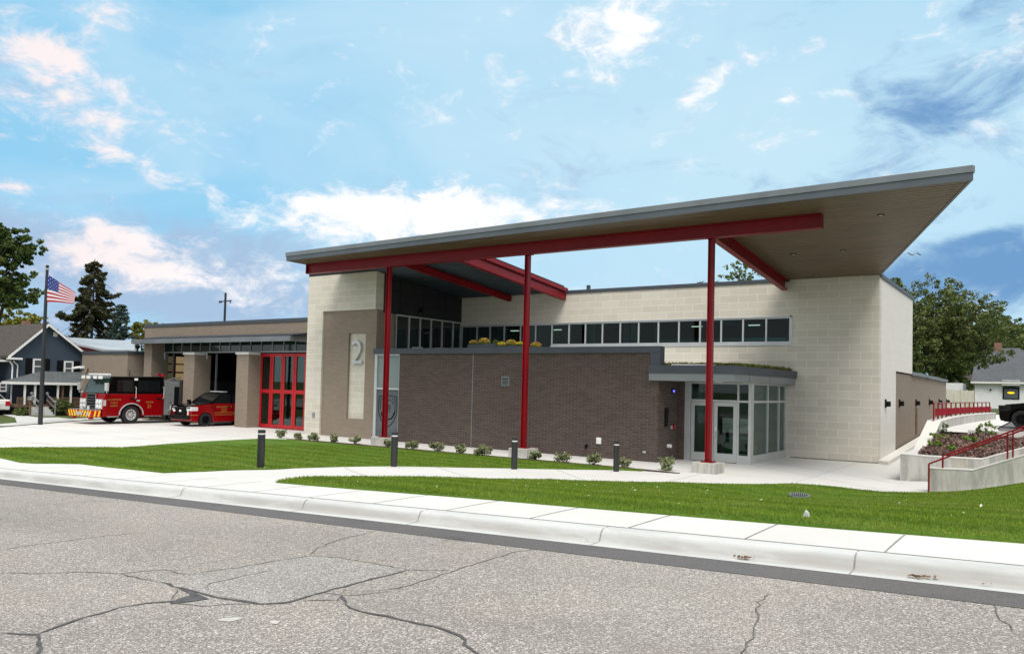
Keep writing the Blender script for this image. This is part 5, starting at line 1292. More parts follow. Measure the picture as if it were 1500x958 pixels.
mb = MB(); mb.box(.35, .55, -.95, -.8, .28, .4); mb.box(.35, .55, .8, .95, .28, .4); mb.build('tow_eye', M['redpaint'], bp)
# roof lights
lb = MB().box(-.52, -.28, -.98, .98, 2.67, 2.76).build('light_bar', M['white'], E_, .02)
for yy in (-.9, -.35, .35, .9): MB().box(-.02, .06, yy - .16, yy + .16, 2.46, 2.62).build('warning_lamp', M['white'], E_, .01)
MB().cyl((-2.3, -.3, 2.66), (-2.3, -.3, 3.0), .03, .01, 6).build('antenna', M['black'], E_)
# side details (left side is in view)
yS = W2 + .006
mb = MB()
for x in (-.30, -1.86, -3.42): MB().box(x - .008, x + .008, yS - .012, yS, .45 if x < -2.3 or x > -1 else 1.2, 2.5).build('door_gap', M['black'], E_)
for x in (-1.80, -3.48): MB().tube([(x, yS, 1.40), (x, yS + .09, 1.44), (x, yS + .09, 2.02), (x, yS, 2.06)], .02, 8).build('grab_rail', M['chrome'], E_)
mb = MB()
for x in (-1.62, -3.2): mb.box(x - .16, x + .1, yS, yS + .03, 1.36, 1.44)
mb.build('door_handle', M['black'], E_)
MB().box(-1.92, -1.72, yS, yS + .02, 2.42, 2.54).build('marker_lamp', M['white'], E_)
MB().box(-2.08, -1.9, yS, yS + .02, 1.24, 1.33).build('marker_lamp', M['chrome'], E_)
mb = MB(); n_ = 14
for k in range(n_):
    a0, a1 = R(180 * k / n_), R(180 * (k + 1) / n_)
    def P_(a, r_): return (wx + r_ * 1.1 * math.cos(a), .50 + r_ * math.sin(a))
    q = [P_(a0, .60), P_(a0, .66), P_(a1, .66), P_(a1, .60)]; mb.prism(q, 'y', W2 - .02, W2 + .03)
mb.build('arch_trim', M['chrome'], E_)
MB().box(-.90, -.25, W2 - .02, W2 + .02, .38, .44).build('step', M['silver'], E_); MB().box(-3.45, -2.4, W2 - .02, W2 + .02, .38, .44).build('step', M['silver'], E_)
for s in (1, -1):
    mb = MB(); mb.tube([(-.25, s * W2, 1.75), (-.05, s * (W2 + .22), 1.70), (-.05, s * (W2 + .22), 1.85)], .02, 6); mb.box(-.12, .02, s * (W2 + .12), s * (W2 + .32), 1.82, 2.25)
    mb.build('mirror', M['chrome'], E_, .015)
M['letter'] = M['gold']
text('KALAMAZOO', .125, M['gold'], E_, (-.62, yS + .004, 1.30), (-1, 0, 0), (0, 0, 1), .003)
text('PUBLIC', .125, M['gold'], E_, (-.62, yS + .004, 1.13), (-1, 0, 0), (0, 0, 1), .003)
text('SAFETY', .125, M['gold'], E_, (-.62, yS + .004, .96), (-1, 0, 0), (0, 0, 1), .003)
text('ENGINE', .13, M['gold'], E_, (-2.68, yS + .004, 1.16), (-1, 0, 0), (0, 0, 1), .003)
text('21', .27, M['gold'], E_, (-2.68, yS + .004, .88), (-1, 0, 0), (0, 0, 1), .003)
for s in (1, -1): wheel(E_, wx, s * (W2 - .17), .50, .30, M['chrome'], s, 10)
for s in (1, -1): wheel(E_, -6.6, s * (W2 - .2), .50, .40, M['chrome'], s, 10)
MB().box(-3.5, -1.0, -.9, .9, .3, .55).box(-8.6, -3.5, -.9, .9, .45, .7).build('chassis', M['black'], E_)
mb = MB(); mb.box(-4.55, -3.60, -W2 + .02, W2 - .02, .46, 2.42); mb.build('pump_panel', M['alu_dark'], E_, .02)
mb = MB()
for z in (1.25, 1.75):
    MB().cyl((-3.92, W2 - .02, z), (-3.92, W2 + .01, z), .07, None, 12).build('gauge', M['alu_dark'], E_)
mb.cyl((-4.3, W2 - .02, .75), (-4.3, W2 + .1, .75), .12, None, 14); mb.cyl((-3.9, W2 - .02, .68), (-3.9, W2 + .08, .68), .09, None, 14); mb.build('intake', M['silver'], E_)
mb = MB(); mb.box(-4.5, -4.2, W2 - .02, W2 + .0, .95, 2.1); mb.build('hose_tray', M['black'], E_)
mb = MB(); mb.tube([(-3.7, W2 - .1, 2.42), (-4.2, W2 - .1, 2.60), (-4.6, W2 - .1, 2.62)], .04, 8); mb.build('deck_rail', M['silver'], E_)
mb = MB(); mb.box(-8.6, -4.6, -W2 + .02, W2 - .02, .5, 2.5); mb.build('body', plain('truck_grey_shutter', (.09, .09, .09), .4, .5, .5, .05, 2), E_, .02)
mb = MB(); mb.cyl((-4.0, .2, 2.4), (-4.0, .2, 2.66), .07, None, 8); mb.ball((-4.0, .2, 2.72), .13, 10, 1.3, 1, .8); mb.cyl((-4.0, .2, 2.74), (-3.6, .35, 2.82), .07, .05, 8); mb.build('deck_gun', M['redpaint'], E_)

def car(name, label, cat, loc, rz, body, L_=4.9, Wd=1.95, kind='suv', top=None, extras=None, beltz=1.12, roofz=1.72, wr=.37, wfx=-.92, lamp='lens'):
    r = thing(name, label, cat, loc, rz); hw = Wd / 2; wf, wb = wfx, -L_ + 1.0
    a = wr + .07
    pr = [(-.02, .42), (-.06, .28), (wf + a, .26)] + [(wf + a * math.cos(R(t)), .34 + a * math.sin(R(t)) * .98) for t in range(0, 181, 15)] + [(wf - a, .24), (wb + a, .24)] + \
         [(wb + a * math.cos(R(t)), .34 + a * math.sin(R(t)) * .98) for t in range(0, 181, 15)] + [(wb - a, .28), (-L_ + .05, .34), (-L_, .7), (-L_ + .04, beltz - .02), (-1.35, beltz), (-.9, beltz - .06), (-.25, beltz - .14), (-.04, beltz - .28), (0, .6)]
    MB().prism(pr, 'y', -hw, hw).build('body', body, r, .055, seg=3)
    MB().box(-L_ + .1, -.15, -hw + .2, hw - .2, .24, .8).build('chassis', M['black'], r)
    gh = MB(); x0, x1, x2, x3 = -1.15, -2.0, (-L_ + .35 if kind != 'sedan' else -L_ + 1.35), (-L_ + .08 if kind != 'sedan' else -L_ + .55)
    lo, hi = hw - .06, hw - .24
    gh.hexa([(x3, -lo, beltz - .03), (x0, -lo, beltz - .08), (x0, lo, beltz - .08), (x3, lo, beltz - .03)], [(x2, -hi, roofz - .04), (x1, -hi, roofz - .04), (x1, hi, roofz - .04), (x2, hi, roofz - .04)])
    gh.build('window', M['glass_dark'], r, .03)
    rf = MB(); rf.hexa([(x2 - .03, -hi - .02, roofz - .05), (x1 + .04, -hi - .02, roofz - .05), (x1 + .04, hi + .02, roofz - .05), (x2 - .03, hi + .02, roofz - .05)], [(x2 + .1, -hi + .1, roofz), (x1 - .1, -hi + .1, roofz), (x1 - .1, hi - .1, roofz), (x2 + .1, hi - .1, roofz)])
    rf.build('roof', top or body, r, .02)
    for s in (1, -1):
        for xb, xt in ((x0, x1), (-2.55, -2.6), (x3 + 1.0, x2 + .75), (x3, x2)):
            mb = MB(); mb.hexa([(xb - .05, s * (lo + .004) - .012, beltz - .05), (xb + .03, s * (lo + .004) - .012, beltz - .05), (xb + .03, s * (lo + .004) + .012, beltz - .05), (xb - .05, s * (lo + .004) + .012, beltz - .05)],
                    [(xt - .05, s * (hi + .004) - .012, roofz - .04), (xt + .03, s * (hi + .004) - .012, roofz - .04), (xt + .03, s * (hi + .004) + .012, roofz - .04), (xt - .05, s * (hi + .004) + .012, roofz - .04)])
            mb.build('pillar', top or body, r)
    for s in (1, -1):
        for x in (wf, wb): wheel(r, x, s * (hw - .13), wr, .24, M['black'] if extras != 'white' else M['silver'], s, 5)
        MB().box(-.42, .004, s * (hw - .46), s * (hw + .006), beltz - .40, beltz - .18).build('headlight', M[lamp], r, .02)
        MB().box(-L_ - .004, -L_ + .16, s * (hw - .3), s * (hw + .004), beltz - .4, beltz - .12).build('tail_light', M['redpaint'], r, .02)
        MB().box(x0 - .15, x0 + .02, s * hw, s * (hw + .2), beltz, beltz + .16).build('mirror', top or body, r, .03)
    mb = MB(); mb.box(-.02, .012, -hw + .45, hw - .45, .55, beltz - .22); mb.build('grille', M['black'], r)
    mb = MB()
    for s in (1, -1):
        for x in (-1.5, -2.6, -3.6): mb.box(x - .006, x + .006, s * hw - .003, s * hw + .003, .4, beltz - .04)
    mb.build('door_gap', M['black'], r)
    mb = MB()
    for s in (1, -1):
        for x in (-2.35, -3.4): mb.box(x - .1, x + .1, s * hw - .01, s * hw + .03, beltz - .2, beltz - .16)
    mb.build('door_handle', top or body, r)
    return r
S_ = car('command_car', 'red and black fire command car coming out of the middle bay', 'car', (-39.34, 25.36, 0), R(-90), M['truckred'], 5.2, 1.98, top=M['truckblack'], beltz=1.25, roofz=1.84)
hw = .99
mb = MB(); mb.hexa([(-1.25, -.93, 1.22), (-.1, -.85, 1.05), (-.1, .85, 1.05), (-1.25, .93, 1.22)][::-1], [(-1.25, -.93, 1.27), (-.1, -.85, 1.125), (-.1, .85, 1.125), (-1.25, .93, 1.27)][::-1]); mb.build('bonnet_wrap', M['truckblack'], S_, .01)
mb = MB(); mb.tube([(.05, -.6, .45), (.16, -.6, .6), (.16, -.6, 1.05), (.05, -.6, 1.15)], .035, 8); mb.tube([(.05, .6, .45), (.16, .6, .6), (.16, .6, 1.05), (.05, .6, 1.15)], .035, 8)
mb.tube([(.0, -.95, .55), (.14, -.6, .6), (.14, .6, .6), (.0, .95, .55)], .035, 8); mb.tube([(.16, -.6, 1.03), (.16, .6, 1.03)], .035, 8); mb.tube([(-.05, -.97, 1.0), (.14, -.6, 1.05)], .03, 8); mb.tube([(-.05, .97, 1.0), (.14, .6, 1.05)], .03, 8); mb.box(.08, .14, -.95, .95, .40, .56); mb.build('push_bar', M['black'], S_)
mb = MB(); mb.box(.17, .2, -.35, -.2, .8, .9); mb.box(.17, .2, .2, .35, .8, .9); mb.box(.02, .05, .72, .80, .62, 1.0); mb.build('push_bar_lamp', M['white'], S_)
mb = MB(); mb.box(-2.5, -2.2, -.6, .6, 1.86, 1.93); mb.build('light_bar', M['alu'], S_, .02)
mb = MB()
for z in (.62, .74): mb.box(-4.9, -1.45, hw + .001, hw + .006, z, z + .025)
mb.box(-.42, .0, hw - .02, hw + .006, .62, .645); mb.build('side_stripe', M['gold'], S_)
text('KALAMAZOO', .16, M['gold'], S_, (-2.05, hw + .004, 1.02), (-1, 0, 0), (0, 0, 1), .003); text('PUBLIC', .12, M['gold'], S_, (-2.05, hw + .004, .90), (-1, 0, 0), (0, 0, 1), .003); text('SAFETY', .12, M['gold'], S_, (-2.05, hw + .004, .78), (-1, 0, 0), (0, 0, 1), .003)
q = (-51.0, 21.65, 0)
car('parked_car', 'white parked car at the left edge beside the blue house', 'car', (-57.9, 21.95, .06), R(180), M['white'], 4.5, 1.8, kind='sedan', extras='white', beltz=.98, roofz=1.42, wr=.31)
q = (-1.416,37.213,1.5)
car('parked_car', 'black parked sport utility car at the right edge', 'car', (q[0] - .35, q[1] + 1.2, 1.44), R(170), M['truckblack'], 4.6, 1.85, beltz=1.08, roofz=1.58, wr=.355, wfx=-.80, lamp='glass_dark')

# ================================================================== HOUSES AND BACKGROUND
def window_h(parent, x, y, z, w, h, ax='x', frame=M['white'], shut=None, d=.05):
    # window on a wall facing +X (ax 'x') or -Y (ax 'y')
    def B(mb, a0, a1, z0, z1, o0, o1):
        if ax == 'x': mb.box(x + o0, x + o1, y + a0, y + a1, z + z0, z + z1)
        else: mb.box(x + a0, x + a1, y - o1, y - o0, z + z0, z + z1)
    mb = MB(); t = .10
    B(mb, -w/2, -w/2 + t, 0, h, 0, d); B(mb, w/2 - t, w/2, 0, h, 0, d); B(mb, -w/2 + t, w/2 - t, 0, t, 0, d); B(mb, -w/2 + t, w/2 - t, h - t, h, 0, d); B(mb, -w/2 + t, w/2 - t, h / 2 - .03, h / 2 + .03, 0, d)
    f = mb.build('window', frame, parent)
    mb = MB(); B(mb, -w/2 + t, w/2 - t, t, h - t, 0, .02); mb.build('pane', M['glass_grey'], f)
    if shut is not None:
        for s in (-1, 1):
            mb = MB(); c = s * (w / 2 + .24); B(mb, c - .2, c + .2, -.02, h + .02, 0, .04); mb.build('shutter', shut, parent)
XH = -55.0
HB = wthing('blue_house', 'slate blue two storey house with white trim and a front porch', 'house', (XH, 26, 0))
zb = .0
pk = [-55.0,25.4887,5.8626]; lf = [-55.0,23.4615,3.7368]; rt = [-55.0,28.0256,3.9442]
yl, yr, yp, zp_, ze = 23.5, 28.3, 25.5, 5.85, 3.95
ze_l = float(3.737)
MB().prism([(yl, zb), (yr + .6, zb), (yr + .6, 3.35), (yp, zp_), (yl, ze_l)], 'x', XH - 7, XH).build('wall', M['siding_blue'], HB)
MB().box(XH - 9, XH - 3.4, 15, yl, zb, 3.5).build('wing_wall', M['siding_blue'], HB)
def slab(mb, a, b, x0, x1, th=.16):
    (y0, z0), (y1, z1) = a, b
    mb.hexa([(x0, y0, z0), (x1, y0, z0), (x1, y1, z1), (x0, y1, z1)], [(x0, y0, z0 + th), (x1, y0, z0 + th), (x1, y1, z1 + th), (x0, y1, z1 + th)])
mb = MB(); slab(mb, (yl - .35, ze_l - .12), (yp, zp_ + .02), XH - 7.2, XH + .3); slab(mb, (yp, zp_ + .02), (yr + 1.1, 3.0), XH - 7.2, XH + .3)
mb.hexa([(XH - 9, 14.6, 3.4), (XH - .3, 14.6, 3.4), (XH - .3, yl + .6, 3.45), (XH - 9, yl + .6, 3.45)], [(XH - 6, 14.6, 5.6), (XH - 5.6, 14.6, 5.6), (XH - 5.6, yp, 5.7), (XH - 6, yp, 5.7)])
rf = mb.build('roof', M['shingle_brown'], HB)
mb = MB(); slab(mb, (yl - .38, ze_l - .2), (yp, zp_ - .03), XH + .30, XH + .36, .17); slab(mb, (yp, zp_ - .03), (yr + 1.1, 2.95), XH + .30, XH + .36, .17); mb.box(XH, XH + .4, yl - .35, yl + .45, ze_l - .2, ze_l - .08); mb.box(XH - .35, XH - .25, 14.6, yl, 3.38, 3.5); mb.build('bargeboard', M['white'], HB)
MB().box(-59.2, -58.8, 25.8, 26.2, 5.3, 6.3).build('chimney', M['redbrick'], rf)
for q in [[-55.0,25.0558,3.0476],[-55.0,27.0181,2.9745]]: window_h(HB, XH, q[1], q[2] + .0 - .4, .62, 1.0, 'x', M['white'], M['black'])
q = [-55.0,26.0757,5.3146]; MB().box(XH, XH + .05, q[1] - .13, q[1] + .13, q[2] - .14, q[2] + .16).build('gable_vent', M['white'], HB)
q = [-55.6,23.2796,1.7585]; window_h(HB, XH - .6, q[1], q[2] - .3, .5, .6, 'x', M['white'], M['black'])
mb = MB(); mb.tube([(XH + .05, yl - .15, ze_l - .3), (XH + .06, yl + .02, ze_l - .6), (XH + .06, yl + .02, .35)], .05, 6); mb.tube([(XH + .05, yl + .05, ze_l - .3), (XH + .06, yl + .32, ze_l - .55), (XH + .06, yl + .32, 2.2)], .04, 6); mb.build('downspout', M['white'], HB)
# porch
py0, py1 = 23.0661, yr + 1.2
xe = XH + 2.0; yh = 25.2827
mb = MB(); V_ = [(XH, py0 - .1, 2.14), (xe, py0 - .1, 2.14), (xe, py1, 2.14), (XH, py1, 2.14), (XH + .02, yh, 2.86), (XH + .02, py1, 2.86)]
mb.add(V_, [(0, 1, 4), (1, 2, 5, 4), (2, 3, 5), (0, 4, 5, 3), (3, 2, 1, 0)]); mb.build('porch_roof', M['shingle_porch'], HB)
mb = MB(); mb.box(xe - .02, xe + .05, py0 - .12, py1, 1.98, 2.14); mb.box(XH, xe, py0 - .12, py0 - .08, 1.98, 2.14); mb.build('porch_fascia', M['white'], HB)
MB().box(XH, xe - .1, py0, py1, .55, .72).build('porch_deck', M['wood'], HB)
MB().box(XH, xe - .2, py0 + .05, py1, 0, .55).build('porch_skirt', M['dark'], HB)
for px_y, m_ in ((23.523, 'white'), (24.1257, 'white'), (25.5164, 'white'), (25.8151, 'wood'), (26.3338, 'white')):
    MB().box(xe - .2, xe - .1, px_y - .05, px_y + .05, .72, 1.98).build('porch_post', M[m_], HB)
st0, st1 = 23.9133, 24.8519
for a, b in ((py0 + .02, st0), (st1, py1)):
    mb = MB(); mb.box(xe - .18, xe - .12, a, b, 1.12, 1.18); mb.box(xe - .18, xe - .12, a, b, .78, .82); y = a
    while y < b: mb.box(xe - .17, xe - .13, y, y + .05, .82, 1.12); y += .09
    mb.build('porch_railing', M['wood'], HB)
for k in range(4): MB().box(xe - .1 + k * .28, xe + .18 + k * .28, st0, st1, 0, .58 - k * .15).build('porch_step', M['curb'], HB)
for ya in (st0, st1):
    mb = MB(); mb.tube([(xe - .1, ya, 1.35), (xe + 1.0, ya, .85), (xe + 1.0, ya, .0)], .045, 6); mb.tube([(xe - .1, ya, 1.0), (xe + 1.0, ya, .5)], .03, 6); mb.ball((xe - .1, ya, 1.42), .1); mb.ball((xe + 1.0, ya, .92), .08); mb.build('stair_rail', M['alu_dark'], HB)
MB().box(XH + .01, XH + .06, st0 + .2, st0 + .95, .72, 2.0).build('door', M['cap'], HB)
window_h(HB, XH, 24.6544, .98, .55, .95, 'x', M['white']); window_h(HB, XH, 26.85, .98, .6, .95, 'x', M['wood'])
MB().box(XH - .02, XH + .03, yl, py0 + .4, 0, .42).build('foundation', M['curb'], HB)
def bush(x, y, z, w, h, label, mat, seed, n=60, per=30):
    rg = np.random.default_rng(seed); r = thing('bush', label, 'bush', (x, y, z)); d = rg.normal(size=(n, 3)); d /= np.linalg.norm(d, axis=1)[:, None]
    c = d * rg.random(n)[:, None] ** .4 * np.array([w, w, h * .5]) + np.array([0, 0, h * .5]); v, f = leafcloud(rg, c, [w * .22] * n, per, .09); np_mesh('foliage', v, f, mat, r); MB().cyl((0, 0, -.1), (0, 0, h * .6), .04, .02, 6).build('stem', M['bark'], r)
bush(XH + 2.6, 25.5099, .03, .62, 1.05, 'brownish bush in front of the porch railing', M['leaf_mid'], 5)
bush(XH + 2.5, 23.1243, .03, .45, .45, 'low green bush at the left of the porch', M['leaf_mid'], 6)
mb = MB(); r = thing('mailbox_post', 'wooden post with a small grey mailbox by the porch steps', 'mailbox', (XH + 3.2, 23.2828, .03))
MB().box(-.05, .05, -.05, .05, 0, 1.05).build('post', M['wood'], r); MB().box(-.22, .22, -.1, .1, 1.0, 1.25).build('box', M['silver'], r, .03)

# pale metal shelter roof behind the low block
SR = wthing('metal_roof_building', 'building with a pale low metal roof and red gable behind the low block', 'building', (-63, 41, 0))
a = [(-68.709,32.691,5.828),(-73.88,36.408,6.06),(-68.66,40.017,5.876),(-61.03,35.601,4.794),(-61.503,32.848,4.707),(-63.266,31.613,5.136)]
mb = MB(); P = [Vector(q) for q in a]
mb.add([P[0], P[5], P[4], P[3], P[2], P[1]] + [p - Vector((0, 0, .16)) for p in (P[0], P[5], P[4], P[3], P[2], P[1])], [(0, 1, 2, 3, 4, 5), (11, 10, 9, 8, 7, 6)] + [(i, (i + 1) % 6, (i + 1) % 6 + 6, i + 6) for i in range(6)])
mb.build('roof', M['metalroof'], SR)
b = [(-65.261,32.667,5.164),(-63.578,33.846,4.745),(-63.487,33.926,4.334),(-65.216,32.717,4.724)]; P = [Vector(q) for q in b]; dv = Vector((-2, 1.5, 0))
MB().add(P + [p + dv for p in P], [(0, 1, 2, 3), (7, 6, 5, 4), (0, 4, 5, 1), (1, 5, 6, 2), (2, 6, 7, 3), (3, 7, 4, 0)]).build('gable_wall', M['redpaint'], SR)
b = [(-67.3,33.721,4.447),(-62.937,36.726,4.578)]; MB().prism([(b[0][0], b[0][1]), (b[1][0], b[1][1]), (b[1][0] - 3, b[1][1] + 5), (b[0][0] - 3, b[0][1] + 5)], 'z', -.5, 3.9).build('wall', M['taupe'], SR)

# white house at the right
WX0, WY = -7.2, 98.2
WH = wthing('white_house', 'white clapboard house with grey roof and brick chimney', 'house', (0, 100, 1.4))
MB().box(WX0, 8, WY, WY + 8, 1.0, 4.3).build('wall', M['siding_white'], WH)
MB().box(WX0 - .02, 8, WY - .03, WY, 1.0, 1.55).build('foundation', M['alu_dark'], WH)
mb = MB(); mb.hexa([(WX0 - .35, WY - .45, 4.28), (8.3, WY - .45, 4.28), (8.3, WY + 8.4, 4.28), (WX0 - .35, WY + 8.4, 4.28)], [(WX0 - .1, WY + 3.9, 8.15), (8, WY + 3.9, 8.15), (8, WY + 4.1, 8.15), (WX0 - .1, WY + 4.1, 8.15)])
rf = mb.build('roof', M['shingle_grey'], WH)
MB().box(WX0 - .37, 8.3, WY - .5, WY - .44, 4.18, 4.36).build('gutter', M['white'], WH)
q = [-5.2854,100.5,8.2129]; MB().box(q[0] - .36, q[0] + .30, 101.7, 102.3, 7.7, 8.75).build('chimney', M['redbrick'], rf)
q = [-6.9346,99.5,5.9429]; MB().box(q[0] - .1, q[0] + .1, 99.3, 99.5, q[2] - .15, q[2] + .2).build('roof_vent', M['black'], rf)
q = [-3.9271,98.2,3.1214]; x0 = q[0]
MB().box(x0 - .75, x0 + .75, WY - .06, WY, q[2] - .55, q[2] + .75).build('window', M['black'], WH)
bx('pane', M['glass_grey'], WH, x0 - .62, x0 + .62, WY - .07, WY - .06, q[2] - .45, q[2] + .55)
mb = MB(); mb.ball((x0, WY - .12, q[2] + .12), .26, 12, 1.3, .15, .45); mb.build('window_sign', M['neon'], WH)
mb = MB()
for k in range(3): mb.box(x0 - .8, x0 + .8, WY - .45 + k * .12, WY - .02, q[2] + .85 + k * .22, q[2] + 1.0 + k * .22)
mb.build('awning', M['white'], WH)
bx('awning_edge', M['black'], WH, x0 - .8, x0 + .8, WY - .47, WY - .45, q[2] + .82, q[2] + .90)
q = [-5.7705,98.2,3.5094]; MB().cyl((q[0], WY, q[2]), (q[0], WY - .15, q[2]), .1, None, 8).build('light', M['black'], WH)
MB().box(WX0 - .02, WX0 + .1, WY - .05, WY, 1.2, 4.25).build('corner_board', M['white'], WH)
mb = MB(); a = (-8.431,97.49,3.148); mb.box(-13, -8.5, 100, 104, 1, 4.2); sh = mb.build('shed', M['siding_white']); tag(sh, 'low white outbuilding behind the pale fence', 'building')
mb = MB(); a = (-10.364,126.48,4.749); mb.hexa([(a[0] - 5, a[1], 1), (a[0] + 3.5, a[1], 1), (a[0] + 3.5, a[1] + 6, 1), (a[0] - 5, a[1] + 6, 1)], [(a[0] - 4, a[1] + 2.9, 8.3), (a[0] + 1.5, a[1] + 2.9, 8.3), (a[0] + 1.5, a[1] + 3.1, 8.3), (a[0] - 4, a[1] + 3.1, 8.3)]); dk = mb.build('dark_house', M['shingle_brown']); tag(dk, 'dark roofed house half hidden by the big tree at the right', 'house')

# power pole behind the bays
a = (-82.289,58.416,9.629); b = (-82.19,58.342,12.992)
r = thing('utility_pole', 'utility pole with a cross arm rising behind the apparatus bays', 'utility pole', (a[0], a[1], -1))
hz = b[2] + 1; MB().cyl((0, 0, 0), (0, 0, hz), .17, .13, 8).build('pole', M['boll'], r)
t = Vector((.82, .57, 0)); z = hz - 1.0
MB().tube([tuple(-t * .75 + Vector((0, 0, z - .1))), tuple(t * .75 + Vector((0, 0, z + .1)))], .07, 6).build('cross_arm', M['boll'], r)
mb = MB(); 
for s in (-.7, -.5, .6): mb.cyl(tuple(t * s + Vector((0, 0, z - .25))), tuple(t * s + Vector((0, 0, z + .05))), .07, None, 6)
mb.build('insulator', M['boll'], r)
# bird
a = (-11.982,88.381,16.933)
mb = MB(); V_ = Vector(a); rt = Vector((.82, .57, 0))
mb.ball(tuple(V_), .09, 8, 2.2, 1, .8)
for s in (-1, 1):
    p = [V_ + rt * s * .1, V_ + rt * s * .45 + Vector((0, 0, .22)), V_ + rt * s * .85 + Vector((0, 0, -.02))]; bk = Vector((-.1, .14, 0))
    for u, w in zip(p[:-1], p[1:]): mb.add([u, w, w + bk, u + bk * 1.3, u - Vector((0, 0, .03)), w - Vector((0, 0, .03)), w + bk - Vector((0, 0, .03)), u + bk * 1.3 - Vector((0, 0, .03))], [(0, 1, 2, 3), (7, 6, 5, 4), (0, 4, 5, 1), (1, 5, 6, 2), (2, 6, 7, 3), (3, 7, 4, 0)])
o = mb.build('bird', M['alu_dark'], smooth=True); tag(o, 'small bird gliding beside the canopy corner', 'bird')

# ================================================================== TREES
def tree(name, label, base, top, rad, mat, seed, n=220, per=55, leaf=.22, trunk=.25, low=.28, lobes=9, flat=.8, cr=.85, gap=.0, skew=(0, 0)):
    rg = np.random.default_rng(seed); r = thing(name, label, 'tree', base); Ht = top - base[2]
    L_ = []
    for k in range(lobes):
        t = 2 * PI * (k + rg.random() * .7) / lobes; q = rad * rg.uniform(.35, .72); h = Ht * rg.uniform(low + .12, .86)
        L_.append((math.cos(t) * q + skew[0] * h / Ht, math.sin(t) * q + skew[1] * h / Ht, h, rad * rg.uniform(.30, .48)))
    L_.append((skew[0], skew[1], Ht * .82, rad * .42)); L_.append((0, 0, Ht * .6, rad * .5))
    cs = []; rs = []
    w = np.array([l[3] ** 2 for l in L_]); n = int(n * 1.9); per = int(per * .62); leaf *= .85; idx = rg.choice(len(L_), n, p=w / w.sum())
    for i in idx:
        l = L_[i]; d = rg.normal(size=3); d /= np.linalg.norm(d); q = l[3] * rg.random() ** .33 * 1.12
        c = np.array(l[:3]) + d * q * np.array([1, 1, flat]); c[2] = min(max(c[2], Ht * low * rg.uniform(.8, 1.2)), Ht - .1)
        cs.append(c); rs.append(rg.uniform(.45, 1.15) * cr * rad * .10)
    v, f = leafcloud(rg, cs, rs, per, leaf, .7, .4, 1.7)
    np_mesh('crown', v, f, mat, r)
    mb = MB(); mb.cyl((0, 0, -.4), (skew[0] * .2, skew[1] * .2, Ht * .38), trunk, trunk * .7, 10); mb.cyl((skew[0] * .2, skew[1] * .2, Ht * .38), (skew[0] * .8, skew[1] * .8, Ht * .85), trunk * .7, trunk * .15, 8)
    for l in L_[:-1]:
        b = Vector((skew[0] * .15, skew[1] * .15, Ht * rg.uniform(.2, .45))); m_ = b.lerp(Vector(l[:3]), .5) + Vector((0, 0, .3)); mb.cyl(tuple(b), tuple(m_), trunk * .42, trunk * .26, 7); mb.cyl(tuple(m_), l[:3], trunk * .26, trunk * .07, 6)
        for _ in range(4):
            e = Vector(l[:3]) + Vector(np.clip(rg.normal(size=3), -1, 1)) * l[3] * .5; mb.cyl(tuple(m_.lerp(Vector(l[:3]), .6)), tuple(e), trunk * .1, trunk * .03, 5)
    mb.build('trunk', M['bark'], r)
    return r
def spruce(name, label, base, top, rad, mat, seed, per=26, droop=.35, leaf=.16, tiers=30, bare=.12):
    rg = np.random.default_rng(seed); r = thing(name, label, 'tree', base); Ht = top - base[2]; C_ = []; Rr = []; mb = MB(); mb.cyl((0, 0, -.4), (0, 0, Ht), .28, .04, 9)
    for k in range(tiers):
        t = bare + (1 - bare) * (k + .5) / tiers; z = Ht * t; R_ = rad * (1 - t) ** .72 * rg.uniform(.6, 1.2) + .25; nb = int(7 + 5 * (1 - t))
        for b in range(nb):
            if rg.random() < .14: continue
            a = rg.uniform(0, 2 * PI); RR = R_ * rg.uniform(.45, 1.2); m_ = max(3, int(RR / .24))
            end = None
            for j in range(1, m_ + 1):
                u = j / m_; zz = z - droop * RR * math.sin(u * PI * .62) * .8 + RR * .18 * max(0, u - .6); end = (math.cos(a) * RR * u, math.sin(a) * RR * u, zz)
                if u > .25: C_.append(end); Rr.append(.17 + .16 * (1 - abs(u - .6)))
            mb.cyl((0, 0, z), end, .03, .01, 4, False)
    v, f = leafcloud(rg, C_, Rr, per, leaf, .75, .2, 2.2); v = v; np_mesh('crown', v, f, mat, r); mb.build('trunk', M['bark'], r); return r
def atree(px, pytop, pxr, depth, zb, fn, *a, **k):
    pass

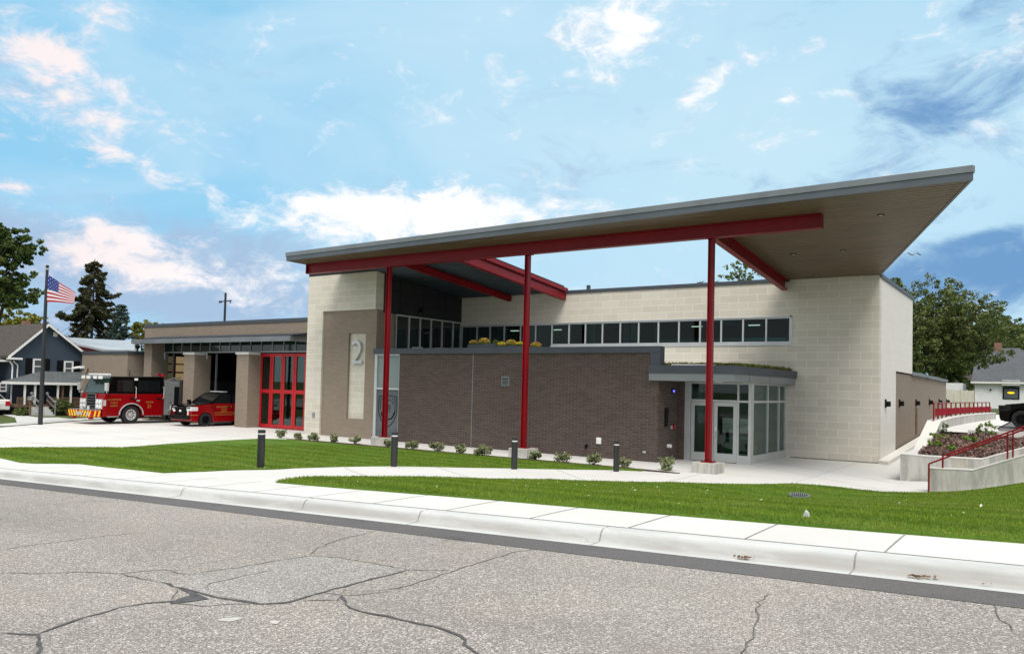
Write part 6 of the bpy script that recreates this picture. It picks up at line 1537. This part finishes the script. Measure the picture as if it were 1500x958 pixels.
T = [(-68.561,27.549,14.87),(-65.781,29.671,10.034),(-102.48,44.431,10.908),(-95.123,49.272,16.455),(-85.672,47.529,10.65),(-99.534,58.607,11.199),(-24.721,73.538,16.344),(-9.298,80.647,13.619),(-6.187,147.132,15.776),(-111.535,68.56,11.251),(-13.009,106.023,14.167),(-10.678,72.673,7.171)]
tree('oak_tree', 'big dark leafy tree cut by the left edge of the picture', (T[0][0], T[0][1], -.8), T[0][2] + 1.2, 3.9, M['leaf_dark'], 1, 330, 60, .20, .4, .42)
tree('maple_tree', 'yellow green tree behind the brown roof of the blue house', (T[2][0], T[2][1], -.8), T[2][2] + .3, 5.2, M['leaf_yel'], 2, 240, 50, .26, .3, .3)
spruce('spruce_tree', 'tall shaggy dark spruce rising behind the blue house', (T[3][0], T[3][1], -.8), T[3][2] + .2, 9.2, M['needle'], 3, 30, 1.1, .21, 27)
spruce('spruce_tree', 'shorter blue green spruce right of the tall shaggy one', (T[4][0], T[4][1], -.8), T[4][2], 3.4, M['needle_blue'], 4, 22, .25, .14, 26)
tree('maple_tree', 'yellowing tree above the left corner of the apparatus bays', (T[5][0], T[5][1], -.8), T[5][2], 3.6, M['leaf_yel'], 5, 170, 50, .24, .25, .3)
tree('maple_tree', 'small tree top just showing over the bay roof', (T[9][0], T[9][1], -.8), T[9][2], 2.2, M['leaf_mid'], 6, 70, 40, .24, .25, .3)
tree('maple_tree', 'sparse tree top seen between the entrance column and the canopy', (T[6][0], T[6][1], -.8), T[6][2] + .7, 4.0, M['leaf_mid'], 7, 150, 26, .22, .22, .3, cr=1.1)
tree('locust_tree', 'broad olive green tree behind the right side wall', (T[7][0], T[7][1], 1.2), T[7][2] + .5, 6.4, M['leaf_mid'], 8, 600, 62, .17, .35, .20, 19, .62, .80)
tree('oak_tree', 'distant dark tree behind the white house', (T[8][0], T[8][1], 1.0), T[8][2], 7.0, M['leaf_dark'], 9, 330, 60, .28, .4, .2)
tree('oak_tree', 'dark green tree low behind the brick annex', (T[11][0], T[11][1], .6), T[11][2], 3.0, M['leaf_dark'], 10, 200, 60, .16, .25, .05)
tree('oak_tree', 'dark tree filling the gap left of the white house', (-11.554,113.513,0.8), 9.665, 5.0, M['leaf_dark'], 12, 300, 60, .26, .3, .05)
tree('oak_tree', 'dark far tree above the white house roof', (-12.201,161.351,1.0), 14.784, 9.0, M['leaf_mid'], 13, 380, 60, .34, .3, .1)
